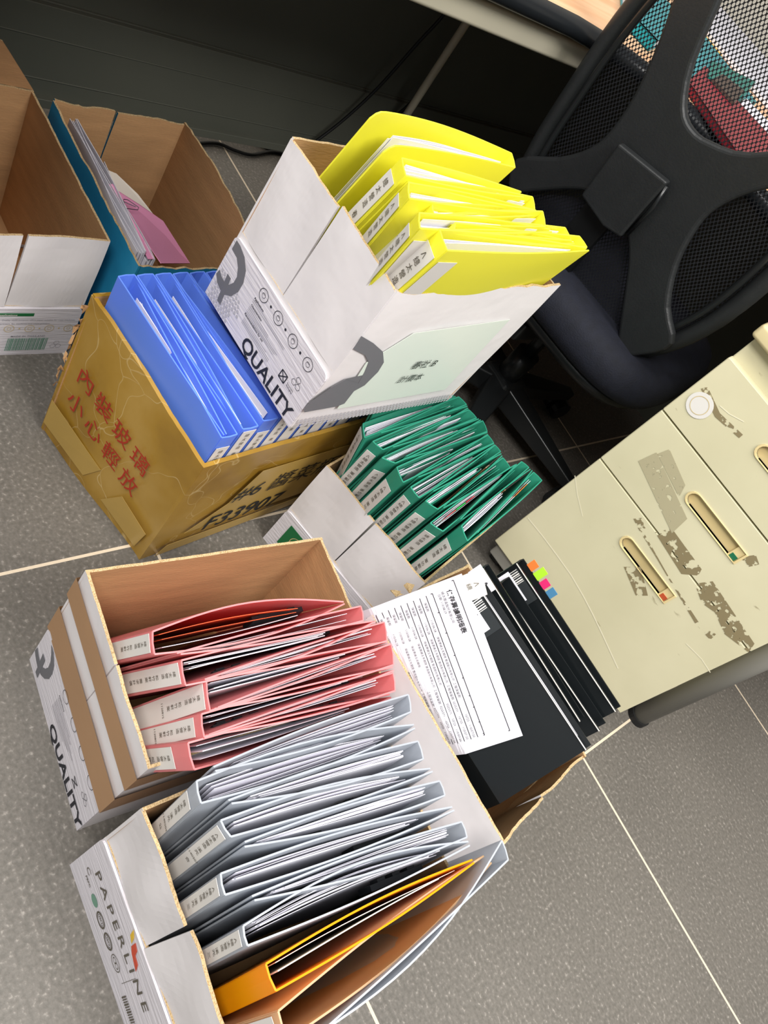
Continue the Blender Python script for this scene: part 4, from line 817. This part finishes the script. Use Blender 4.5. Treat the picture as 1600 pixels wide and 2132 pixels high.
# ---- green binders (G)
GN = [[(-0.4097, 0.7652, 0.315), (-0.3874, 0.7534, 0.315)], [(-0.3795, 0.764, 0.315), (-0.3643, 0.7736, 0.315)], [(-0.3515, 0.7623, 0.316), (-0.3398, 0.7808, 0.316)], [(-0.3319, 0.7766, 0.318), (-0.3079, 0.7723, 0.318)],
      [(-0.2985, 0.781, 0.318), (-0.2804, 0.7846, 0.318)], [(-0.2733, 0.7931, 0.318), (-0.2572, 0.8062, 0.318)], [(-0.2441, 0.79, 0.308), (-0.2277, 0.8039, 0.308)], [(-0.2218, 0.8237, 0.325), (-0.199, 0.818, 0.325)]]
GF = [[(-0.4507, 0.9692, 0.312), (-0.4419, 0.9826, 0.312)], [(-0.4361, 0.998, 0.314), (-0.42, 1.0048, 0.314)], [(-0.4091, 1.0012, 0.315), (-0.3922, 1.0072, 0.315)], [(-0.3852, 1.0178, 0.315), (-0.365, 1.0122, 0.315)], [(-0.3579, 1.0088, 0.315), (-0.3418, 1.0103, 0.315)],
      [(-0.339, 1.0104, 0.315), (-0.3254, 1.014, 0.315)], [(-0.3139, 1.0104, 0.315), (-0.2951, 1.0131, 0.315)], [(-0.3004, 1.0494, 0.315), (-0.2877, 1.0581, 0.315)], [(-0.2788, 1.067, 0.312), (-0.2616, 1.0743, 0.312)]]
gnt = []   # fore tips of the near-spined ones
for i in range(8): gnt.append(tip(GF[i][1], GF[i + 1][0], 0.004))
gft = []
for i in range(9):
    a = GN[i - 1][1] if i else tuple(V(GN[0][0]) - V((0.012, 0.004, 0))); b_ = GN[i][0] if i < 8 else tuple(V(GN[7][1]) + V((0.008, 0.004, 0)))
    t0, t1 = tip(a, b_, 0.004); m = V((-0.01, 0.03, -0.002)); gft.append((t0 + m, t1 + m))
GT = 'Λ\n總\n太\n營\n造\n\n軍\n功\n郵\n局'
GV = [(0.026, 'Λ\n總\n太\n營\n造\n\n軍\n功\n郵\n局')]
for i in range(8):
    binder('green binder with labelled near spine, %s such from the amber carton' % ORD[i], 'green binders with spines facing the front of their carton', M['green'],
           GN[i][0], GN[i][1], gnt[i][0], gnt[i][1], room=(Gq, GH), H=0.300, dn=(-0.03, -0.02, -1), sheets=(9, 8, 7, 7, 9, 8, 9, 6)[i], text='總\n太\n營\n造\n\n\n軍\n功\n郵\n局' if i > 5 else GT, lab=(0.005, 0.018, 0.030, 0.030, 0.020, 0.030, 0.018, 0.034)[i],
           bulge=(0.003, 0.003), tsz=0.0075, seed=100 + i, drop=0.010, tabs=['red', 'green', 'red'] if i == 6 else None, span=(0.04, (0.78, 0.84, 0.80, 0.66, 0.8, 0.8, 0.9, 0.62)[i]), pmat=[M['paper'], M['paper'], M['green']])
for i in range(9):
    binder('green binder with its spine at the far end, %s such from the QUALITY carton' % ORD[i], 'green binders with spines facing the far side', M['green'],
           GF[i][0], GF[i][1], gft[i][0], gft[i][1], room=(Gq, GH), H=0.300, dn=(-0.03, -0.02, -1), sheets=(3, 5, 5, 4, 7, 5, 4, 3, 5)[i], bulge=(0.002, 0.002), seed=130 + i, drop=0.010,
           tabs=['orange', 'orange'] if i == 8 else None, pmat=[M['paper'], M['green']])

# ---- pink binders (P)
PN = [[(-0.2163, 0.3599, 0.3), (-0.1939, 0.3521, 0.3)], [(-0.1792, 0.375, 0.3), (-0.1543, 0.3682, 0.3)], [(-0.1516, 0.3903, 0.3), (-0.1224, 0.3804, 0.3)], [(-0.1226, 0.3707, 0.3), (-0.1012, 0.3636, 0.3)], [(-0.1027, 0.3474, 0.298), (-0.0781, 0.3425, 0.298)]]
PD = [(-0.34, -0.08, -1), (-0.34, -0.24, -1), (-0.24, -0.34, -1), (-0.27, -0.24, -1), (-0.30, -0.05, -1)]
PF = [[(-0.1684, 0.6105, 0.305), (-0.1512, 0.6031, 0.305)], [(-0.1405, 0.6314, 0.305), (-0.1187, 0.6205, 0.305)], [(-0.1131, 0.624, 0.305), (-0.09, 0.612, 0.305)], [(-0.0823, 0.6098, 0.3), (-0.0631, 0.5997, 0.3)]]
pt0 = [(-0.1821, 0.596, 0.298), (-0.1795, 0.5959, 0.298)]; pt4 = [(-0.0627, 0.5985, 0.29), (-0.0591, 0.5984, 0.29)]
PT = ['總\n太\n營\n造\n\n松\n竹\n軒\n案', '總\n太\n營\n造\n\n松\n竹\n軒\n案\n\n需\n求\n計\n價', '總\n太\n營\n造\n\n松\n竹\n軒\n案\n\n1120815', '總\n太\n營\n造\n\n松\n竹\n軒\n案\n\n1120801', '總\n太\n營\n造\n\n松\n竹\n軒\n案']
for i in range(5):
    f = pt0 if i == 0 else (pt4 if i == 4 else tip(PF[i - 1][1], PF[i][0], 0.004))
    binder('pink binder with white spine label, %s such from the bare cardboard wall' % ORD[i], 'pink binders with spines facing the front of their carton', M['pink'],
           PN[i][0], PN[i][1], f[0], f[1], room=(Pq, PH), H=0.300, dn=PD[i], sheets=(3, 4, 3, 3, 3)[i], text=PT[i], lab=(0.004, 0.004, 0.004, 0.012, 0.032)[i], bulge=((0.016, 0.012), (0.004, 0.010), (0.003, 0.004), (0.003, 0.003), (0.003, 0.006))[i], seed=200 + i,
           drop=0.012, mech=True, pmat=[M['orangepaper'], M['paper']] if i == 0 else [M['paper']], span=(0.05, 0.8), fan=0.6, tsz=0.0060)
for i in range(4):
    a, b_ = PN[i][1], PN[i + 1][0]; t0, t1 = tip(a, b_, 0.004); t0 = t0 + V((0.0, 0.012, 0.0)); t1 = t1 + V((0.0, 0.012, 0.0))
    binder('pink binder with its spine at the far end, %s from the bare cardboard wall' % ORD[i], 'pink binders with spines facing the far side', M['pink'],
           PF[i][0], PF[i][1], t0, t1, room=(Pq, PH), H=0.297, dn=(-0.30, -0.05, -1), sheets=(2, 4, 4, 4)[i], bulge=(0.002, 0.005), seed=220 + i, mech=(i in (1, 3)), fan=0.7, drop=0.010)

# ---- frosted binders (W)
WN = [[(-0.0654, 0.3284, 0.322), (-0.0467, 0.3239, 0.322)], [(-0.0257, 0.3325, 0.325), (-0.0096, 0.3348, 0.325)], [(0.0131, 0.3211, 0.308), (0.0299, 0.3171, 0.308)], [(0.0592, 0.3208, 0.308), (0.0742, 0.3174, 0.308)], [(0.0939, 0.3237, 0.312), (0.1155, 0.3223, 0.312)], [(0.1298, 0.3191, 0.308), (0.152, 0.318, 0.306)]]
WF = [[(-0.0515, 0.6017, 0.315), (-0.0334, 0.5928, 0.315)], [(-0.0022, 0.5845, 0.312), (0.0167, 0.5793, 0.312)], [(0.0452, 0.5868, 0.31), (0.0606, 0.5838, 0.31)], [(0.0924, 0.5872, 0.31), (0.1081, 0.5837, 0.31)], [(0.1299, 0.6145, 0.322), (0.1488, 0.6093, 0.322)]]
WT = ['總\n太\n營\n造\n\n溪\n光\n\n1140204\n\n公', 'Λ\n總\n太\n營\n造\n\n溪\n光\n\n1140207\n\n合', 'Λ\n總\n太\n營\n造\n\n溪\n光\n\n三', 'Λ\n總\n太\n營\n造\n\n溪\n光\n\n三']
for i in range(4):
    f = tip(WF[i][1], WF[i + 1][0], 0.004) if i < 3 else (V((0.1124, 0.5826, 0.31)), V((0.1163, 0.5819, 0.31)))
    binder('frosted binder with labelled near spine, %s such from the pink binders' % ORD[i], 'frosted binders with spines facing the front of their carton', M['clear'],
           WN[i][0], WN[i][1], f[0], f[1], room=(Wq, WH), H=0.300, dn=(0.06, 0.0, -1), sheets=(5, 3, 4, 8)[i], text=WT[i], lab=0.006 if i else 0.02, bulge=((0.010, 0.006), (0.008, 0.003), (0.006, 0.004), (0.016, 0.004))[i], seed=300 + i, drop=0.012,
           mech=True, span=(0.06, 0.9), fan=0.8, tsz=0.0062, pmat=[M['paper']] * 5 + ([M['bluepaper']] if i == 0 else []))
for i in range(4):
    a = WN[i - 1][1] if i else tuple(V(WN[0][0]) - V((0.006, 0.0, 0))); b_ = WN[i][0]; t0, t1 = tip(a, b_, 0.004); t0 = t0 + V((0, .02, 0)); t1 = t1 + V((0, .02, 0))
    binder('frosted binder with its spine at the far end, %s such from the pink binders' % ORD[i], 'frosted binders with spines facing the far side', M['beige'] if i == 9 else M['clear'],
           WF[i][0], WF[i][1], t0, t1, room=(Wq, WH), H=0.298, dn=(0.05, 0.0, -1), sheets=(6, 7, 7, 9)[i], bulge=(0.004, 0.006), seed=320 + i, mech=(i > 0), fan=0.7, drop=0.010, pmat=[M['paper']] * 6 + [M['bluepaper']] * (i == 1))
binder('orange ring binder standing among frosted binders near the bottom of the photo', None, M['orange'], WN[4][0], WN[4][1], (0.1291, 0.5756, 0.31), (0.1325, 0.5761, 0.31), room=(Wq, WH), H=0.298, dn=(0.08, 0, -1), sheets=2, bulge=(0.006, 0.004), seed=341, fan=0.4, drop=0.006, pmat=[M['paper_warm']])
binder('beige ring binder next to the orange one, white label on its spine', None, M['beige'], WN[5][0], WN[5][1], (0.1335, 0.5938, 0.308), (0.1435, 0.5988, 0.308), room=(Wq, WH), H=0.296, dn=(0.08, 0, -1), sheets=0, bulge=(0.004, 0.010), seed=342, text='Λ\n總\n太\n營\n造', lab=0.01)
binder('empty frosted folder at the open side of the PAPERLINE carton, outermost', None, M['clear'], WF[4][0], WF[4][1], (0.1600, 0.318, 0.31), (0.1635, 0.318, 0.31), H=0.300, dn=(0.02, 0, -1), sheets=0, bulge=(-0.020, 0.002), seed=343)

# ---- yellow binders (Y)
YB = [  # spine A, spine B, fore A, fore B, sheets, text, near?
    ((1066, 319), (1073, 348), (785, 229), (814, 300), 5, None, 0.668, 0.675), ((838, 329), (846, 366), (1086, 399), (1091, 410), 8, '總\n太\n營\n造\n\n春\n社\n安\n居', 0.662, 0.662),
    ((1110, 410), (1114, 437), (847, 370), (850, 378), 2, None, 0.660, 0.655), ((852, 380), (853, 413), (1117, 438), (1120, 443), 5, 'Λ\n總\n太\n營\n造\n\n春\n社\n安\n居', 0.660, 0.655),
    ((901, 423), (904, 446), (1124, 442), (1128, 446), 4, 'Λ\n總\n太', 0.655, 0.655), ((1131, 440), (1136, 471), (902, 450), (905, 454), 2, None, 0.658, 0.650),
    ((874, 443), (875, 475), (1146, 477), (1150, 482), 3, 'Λ\n總\n太\n營\n造', 0.660, 0.655), ((1178, 474), (1190, 500), (935, 462), (938, 466), 2, None, 0.655, 0.650),
    ((949, 464), (947, 486), (1193, 503), (1197, 507), 3, '', 0.655, 0.652), ((1208, 492), (1223, 514), (912, 478), (914, 481), 1, None, 0.656, 0.652), ((916, 477), (932, 521), (1222, 516), (1227, 521), 4, 'Λ\n總\n太\n營\n造\n\n春\n社', 0.658, 0.656)]
YC = [
    ((-0.5483, 0.8525, 0.668), (-0.5312, 0.851, 0.662), (-0.5546, 0.6179, 0.675), (-0.5235, 0.6269, 0.662)), ((-0.5045, 0.6307, 0.662), (-0.4802, 0.6207, 0.66), (-0.4864, 0.8236, 0.662), (-0.4803, 0.8252, 0.66)),
    ((-0.4834, 0.847, 0.66), (-0.4641, 0.8367, 0.657), (-0.4844, 0.6285, 0.655), (-0.4787, 0.6266, 0.655)), ((-0.4706, 0.6181, 0.66), (-0.4495, 0.6053, 0.658), (-0.4664, 0.8442, 0.655), (-0.4624, 0.8435, 0.655)),
    ((-0.4514, 0.6437, 0.655), (-0.435, 0.6336, 0.655), (-0.4679, 0.8564, 0.652), (-0.4649, 0.8577, 0.652)), ((-0.4626, 0.8514, 0.658), (-0.4403, 0.8389, 0.655), (-0.4408, 0.6427, 0.648), (-0.4382, 0.6429, 0.648)),
    ((-0.428, 0.6027, 0.66), (-0.4089, 0.5911, 0.658), (-0.4402, 0.8528, 0.652), (-0.4364, 0.8533, 0.652)), ((-0.4428, 0.8858, 0.655), (-0.4253, 0.8852, 0.652), (-0.4352, 0.6634, 0.648), (-0.4325, 0.6637, 0.648)),
    ((-0.4263, 0.6608, 0.655), (-0.4129, 0.6506, 0.653), (-0.4255, 0.8913, 0.65), (-0.4225, 0.8926, 0.65)), ((-0.4293, 0.9041, 0.656), (-0.413, 0.9054, 0.655), (-0.4193, 0.6321, 0.65), (-0.4174, 0.6321, 0.65)),
    ((-0.4107, 0.6213, 0.658), (-0.3858, 0.6164, 0.655), (-0.41, 0.8998, 0.656), (-0.4074, 0.9041, 0.655))]
YN = ['tallest yellow binder, wide open with rounded covers, leaning above the rest', 'thick yellow binder packed with crumpled papers, in front of the tallest one', 'yellow binder with far-end spine just behind the crumpled-paper binder', 'yellow binder with labelled spine, second full label from the tallest binder',
      'yellow binder set back with only the tip of its label showing', 'yellow binder with far-end spine beside the set-back binder', 'yellow binder with labelled spine, next to the foremost binder', 'yellow binder with a small folded far end sticking up',
      'thin yellow binder set back just behind the foremost one', 'yellow binder whose far-end spine rises beside the foremost cover', 'foremost yellow binder with its whole broad cover in view, over the carton edge']
for i, (c, b_) in enumerate(zip(YC, YB)):
    binder(YN[i], 'yellow binders in the QUALITY carton', M['yellow'], c[0], c[1], c[2], c[3], room=(Yq, 0.586), H=0.298, dn=(-0.2, 0.0, -1), sheets=b_[4], text=b_[5], lab=0.016 if i != 8 else 0.02,
           bulge=(0.012, -0.004) if i == 0 else (0.004, 0.004), seed=400 + i, zmin=0.354, rc=0.012 if i == 0 else 0, drop=0.004 if i else 0.010, span=(0.03, 0.92), fan=0.5 if i else 0.35, strip=(i in (6, 10)), tsz=0.0095)

# ---- blue binders (T)
dx = V((0.2435, 0.048, 0)).normalized()
lab_b = '總\n太\n營\n造\n\n東'
for k in range(6):      # spines to the left end
    y = 0.497 + 0.0268 * k; xl = -0.662 - 0.095 * (y - 0.5); xr = -0.428 - 0.105 * (y - 0.5)
    sa = V((xl, y + 0.004, 0.322)); sb = V((xl - 0.002, y + 0.026, 0.324)); fa = V((xr, y + 0.052, 0.302)); fb = V((xr - 0.001, y + 0.056, 0.302))
    binder('blue binder with unlabelled left-end spine, %s from the red-lettered wall' % ORD[k], 'blue binders with spines at the left end', M['blue'], sa, sb, fa, fb, room=([(-0.678, 0.490), (-0.414, 0.536), (-0.462, 0.936), (-0.725, 0.885)], 0.26), H=0.30, dn=(-0.02, -0.02, -1),
           sheets=(4, 2, 2, 5, 3, 2)[k], text='總\n太' if k == 0 else None, lab=0.035, bulge=(0.001, 0.004), seed=500 + k, drop=0.005, span=(0.12, 0.85), fan=0.6)
for k in range(12):     # spines to the right end
    y = 0.556 + 0.0292 * k; xr = -0.424 - 0.115 * (y - 0.55); z = 0.302 + min(0.036, 0.008 * max(0, k - 0)); xl = -0.655 - 0.095 * (y - 0.5) - (0 if k < 5 else -0.0)
    sa = V((xr, y - 0.012, z)); sb = V((xr - 0.002, y + 0.012, z)); yy = 0.497 + 0.0268 * k if k < 6 else y - 0.045
    fa = V((xl, yy + 0.0275, 0.320 if k < 5 else 0.338)); fb = V((xl, yy + 0.0305, 0.320 if k < 5 else 0.338))
    binder('blue binder with labelled right-end spine, %s from the red-lettered wall' % ORD[k], 'blue binders with spines at the right end', M['blue'], sa, sb, fa, fb, room=([(-0.678, 0.490), (-0.414, 0.536), (-0.462, 0.936), (-0.725, 0.885)], 0.26), H=0.30, dn=(-0.02, 0.0, -1),
           sheets=(3, 3, 4, 4, 4, 2, 0, 0, 0, 0, 0, 0)[k], text=lab_b, lab=(0.022, 0.004, 0.024, 0.008, 0.003)[k % 5], bulge=(0.002, 0.002), seed=530 + k, drop=0.005, span=(0.04, 0.8), fan=0.6, tsz=0.0075)

# ---- black clear-pocket books (K)
def bend(mb, a, d, hb=0.128):    # limp plastic: past hb down the cover everything hangs straight down
    a, d = V(a), V(d); out = []
    for p in mb.v:
        p = V(p); h = (p - a).dot(d)
        if h > hb: p = p - d * (h - hb) + V((0, 0, -(h - hb)))
        out.append(tuple(p))
    mb.v = out; return mb
KB = [((-0.1203, 0.7199, 0.385), (0.0967, 0.738, 0.385)), ((-0.1435, 0.7519, 0.38), (0.0698, 0.7802, 0.365)), ((-0.1189, 0.7741, 0.372), (0.0921, 0.8088, 0.36)), ((-0.1342, 0.8153, 0.38), (0.0829, 0.8373, 0.375))]
KN = ['front black clear-pocket book with a printed table sheet against its cover', 'second black clear-pocket book with curved clear spine pocket', 'third black clear-pocket book, behind the curved spine pocket', 'rearmost black clear-pocket book with coloured index tabs']
KD = V((0.0656, -0.5154, -0.8544)).normalized(); kb = []
for i, (a, b_) in enumerate(KB):
    BEND = (a, (0.0656, -0.5154, -0.8544)) if i == 0 else None; a, b_ = V(a), V(b_); u_ = (b_ - a).normalized(); nb = V((-u_.y, u_.x, 0)) * (0.014, 0.012, 0.022, 0.016)[i]
    t = binder(KN[i], 'black clear-pocket books', M['black'], a, a + nb, b_, b_ + nb * 0.8, bent=BEND, H=0.285, dn=KD if i == 0 else (0.0, -0.30, -1), sheets=5, bulge=(0, 0), seed=600 + i, drop=0.006, span=(0.03, 0.97), name='document_book', cat='binder', fan=1.0, pmat=[M['black'], M['black'], M['paper']], zmin=0.012)
    kb.append((t, a, b_, u_, nb))
    d_ = KD if i == 0 else V((0, -0.30, -1)).normalized(); nf = u_.cross(d_).normalized(); nf = nf if nf.y < 0 else -nf
    def KP(u, h, o=0.002, a=a, u_=u_, d_=d_, nf=nf): return a + u_ * u + d_ * h + nf * o
    if i != 1:
        mb = MB(); mb.prism([KP(0.005, 0.004), KP(0.052, 0.004), KP(0.052, 0.034), KP(0.005, 0.034)], nf * 0.0006); build('spine_pocket', mb, M['smoke'], t)
        mb = MB()
        for k in range(7): mb.prism([KP(0.006 + 0.0028 * k, 0.005, .0032), KP(0.0068 + 0.0028 * k + (k % 3) * .0004, 0.005, .0032), KP(0.0068 + 0.0028 * k + (k % 3) * .0004, 0.020, .0032), KP(0.006 + 0.0028 * k, 0.020, .0032)], nf * 0.0002)
        build('barcode', mb, M['label'], t)
    mb = MB(); mb.prism([KP(0.003, 0.016, .0034), KP(0.046, 0.016, .0034), KP(0.046, 0.033, .0034), KP(0.003, 0.033, .0034)] if i != 1 else [KP(-0.006, 0.0, .003), KP(0.030, 0.0, .003), KP(0.030, 0.02, .003), KP(-0.006, 0.02, .003)], nf * 0.0004); lb = build('title_label', mb, M['paper'], t)
    mb = MB(); xx = u_ if u_.cross(-d_).dot(nf) > 0 else -u_
    addtext(mb, 'Λ', KP(0.024 if i != 1 else .018, 0.018 if i != 1 else 0.004, .0038), xx, -d_, 0.014); build('lettering', mb, M['ink_dark'], lb)
    mb = MB(); mb.prism([KP(0.0, 0.0, .0022), KP((b_ - a).length, 0.0, .0022), KP((b_ - a).length, 0.0012, .0022), KP(0, 0.0012, .0022)], nf * 0.0006); build('clear_edge', mb, M['label'], t)
# index tabs on the rearmost book
t, a, b_, u_, nb = kb[3]
for k, (c, u, w_) in enumerate((('orange', 0.008, 0.013), ('lime', 0.022, 0.018), ('magenta', 0.036, 0.012), ('blue', 0.050, 0.013))):
    p = a + u_ * u + nb * 0.9; mb = MB(); mb.prism([p, p + u_ * 0.011, p + u_ * 0.011 + V((0, 0.002, w_)), p + V((0, 0.002, w_))], V((0, 0.0006, 0))); build('index_tab', mb, M['neon'][c], t)
# printed sheet on the front book
t, a, b_, u_, nb = kb[0]; nf = u_.cross(V((0.0656, -0.5154, -0.8544))).normalized(); nf = nf if nf.y < 0 else -nf
SH = [(-0.1116, 0.7123, 0.3714), (0.0498, 0.7066, 0.3398), (0.0497, 0.6581, 0.2603), (-0.1484, 0.6542, 0.2811)]; SH = [V(p) + nf * 0.0045 for p in SH]
xu = (SH[1] - SH[0]).normalized(); yd = nf.cross(xu); yd = yd if yd.z < 0 else -yd
W_s = (SH[1] - SH[0]).length
def SP(u, h, o=0.0): return SH[1] + xu * (u - 0.200) + yd * h + nf * o
mb = MB()
for k in range(60):
    h0, h1 = 0.27 * k / 60, 0.27 * (k + 1) / 60
    for j in range(8): mb.quad([SP(0.025 * j, h0), SP(0.025 * (j + 1), h0), SP(0.025 * (j + 1), h1), SP(0.025 * j, h1)]); mb.quad([SP(0.025 * j, h1, -.0004), SP(0.025 * (j + 1), h1, -.0004), SP(0.025 * (j + 1), h0, -.0004), SP(0.025 * j, h0, -.0004)]); c_ = SP(0.1, 0.135)
BEND = (a, KD, 0.1265); bend(mb, *BEND); sh = build('table_sheet', mb, M['paper'], loc=c_); setp(sh, 'white sheet printed with a Chinese table, lying on the front black book', 'paper')
mb = MB(); mb.prism([SP(0.002, -0.024, -0.0014), SP(0.034, -0.020, -0.0014), SP(0.036, 0.05, -0.0014), SP(0.004, 0.06, -0.0014)], nf * 0.0005); bend(mb, *BEND); s2 = build('paper_sheet', mb, M['label'], loc=SP(0, 0)); setp(s2, 'grey-white sheet with a small logo, tucked behind the table sheet', 'paper')
mb = MB(); xx = xu if xu.cross(-yd).dot(nf) > 0 else -xu
vtext(mb, 'Λ\n總\n太\n營', SP(0.018, -0.016, -0.0006), xx, yd, 0.008); build('lettering', mb, M['ink_brown'], s2)
mb = MB(); lf = 0.0008
addtext(mb, '保存票據明細表', SP(0.040, 0.018, lf), xx, -yd, 0.0078, 0.0006, bold=0.02); addtext(mb, '總太營造股份有限公司', SP(0.032, 0.028, lf), xx, -yd, 0.0040, 0.0006); addtext(mb, '日期: 110/08/29', SP(0.026, 0.033, lf), xx, -yd, 0.0038, 0.0006)
cols = [0.012, 0.034, 0.060, 0.088, 0.116, 0.138, 0.152, 0.170, 0.184]; smp = ['保留款', '110/06/28', '保留票據五年期限', '營造股份有限公司', '工程保留款', '0225371', '10725', '110/07/20', '14,985']
def ln(u0, h0, u1, h1, w_=0.00045):
    p, q = SP(u0, h0, lf), SP(u1, h1, lf); d = (q - p).normalized(); s_ = d.cross(nf) * w_; mb.quad([p - s_, q - s_, q + s_, p + s_])
ln(0.004, 0.012, 0.190, 0.012); ln(0.190, 0.012, 0.190, 0.25); ln(0.004, 0.012, 0.004, 0.25)
for r_ in range(22):
    h = 0.042 + 0.0085 * r_; ln(0.010, h, 0.186, h)
    if r_ and r_ < 21:
        for k in range(8):
            if (r_ * 7 + k * 3) % 11 and r_ < 15: addtext(mb, smp[k], SP((cols[k] + cols[k + 1]) / 2, h + 0.0022, lf), xx, -yd, 0.0034 if k in (2, 3) else 0.0038, 0.0006)
for c in cols: ln(c if c > .012 else .010, 0.042, c if c > .012 else .010, 0.042 + 0.0085 * 21)
ln(0.186, 0.042, 0.186, 0.042 + 0.0085 * 21)
bend(mb, *BEND); build('printed_table', mb, M['ink_dark'], sh)

# ---- papers in the teal carton
def sheaf(name, label, cat, x0, x1, y0, z1, zb, mat, n_=1, dy=0.004, tilt=(0, 0), group=None):
    mb = MB(); r2 = random.Random(int(x0 * 1e4))
    for k in range(n_):
        y = y0 + dy * k; za = z1 - r2.uniform(0, 0.006); pts = [V((lerp(x0, x1, i / 8), y + 0.003 * math.sin(i * 0.7 + k) + tilt[0] * i / 8, za + tilt[1] * i / 8)) for i in range(9)]
        dn_ = V((0, 0.0, -(min(p.z for p in pts) - zb))); mb.ribbon(pts, dn_, 0.001)
    return setp(build(name, mb, mat, loc=((x0 + x1) / 2, y0, zb)), label, cat, group)
sheaf('paper_pile', 'thick white paper stack along the near wall of the teal carton', 'papers', -1.060, -0.800, 0.612, 0.246, 0.004, M['paper'], 6, 0.0028, (0.008, -0.012))
sheaf('paper_pile', 'white loose sheets beside the pink folder in the teal carton', 'papers', -0.985, -0.795, 0.632, 0.235, 0.004, M['paper'], 4, 0.003, (0.005, -0.01))
mb = MB(); P_ = [V((-0.9875, 0.6304, 0.222)), V((-0.9836, 0.6645, 0.215)), V((-0.9621, 0.6988, 0.198)), V((-0.9385, 0.7236, 0.18)), V((-0.9307, 0.6756, 0.19)), V((-0.9541, 0.6414, 0.212))]; mb.prism(P_, (0.0005, 0.0012, 0.0015)); setp(build('paper_sheet', mb, M['paper_warm'], loc=P_[0]), 'cream sheet behind the pink paper in the teal carton', 'paper')
mb = MB()
PK = [V((-0.9381, 0.6261, 0.232)), V((-0.9321, 0.6876, 0.205)), V((-0.9159, 0.7291, 0.19)), V((-0.908, 0.7383, 0.18)), V((-0.8501, 0.7594, 0.165)), V((-0.7961, 0.6622, 0.215))]
nn = (PK[1] - PK[0]).cross(PK[-1] - PK[0]).normalized(); nn = nn if nn.z > 0 else -nn
mb = MB(); mb.prism(PK, nn * -0.0012); pk = build('pink_folder', mb, M['pinkpaper'], loc=PK[0]); setp(pk, 'bright pink paper folder leaning in the teal carton', 'folder')
mb = MB(); mb.prism([V((-0.933, 0.6265, 0.234)), V((-0.9326, 0.6319, 0.236)), V((-0.7961, 0.6482, 0.222)), V((-0.7934, 0.6351, 0.224))], (0, 0, 0.001)); build('folder_back', mb, M['pinkpaper'], pk)
cl = [(-0.9041, 0.6394, 0.232), (-0.8879, 0.6366, 0.232), (-0.8873, 0.6562, 0.232), (-0.8928, 0.6602, 0.232), (-0.9072, 0.6479, 0.232), (-0.9074, 0.6416, 0.232), (-0.9029, 0.6382, 0.232), (-0.8932, 0.6555, 0.232)]
mb = MB(); mb.tube([V(p) for p in cl], 0.0006, 6); setp(build('paper_clip', mb, M['chrome'], loc=cl[0]), 'metal paper clip on the pink folder', 'paper clip')
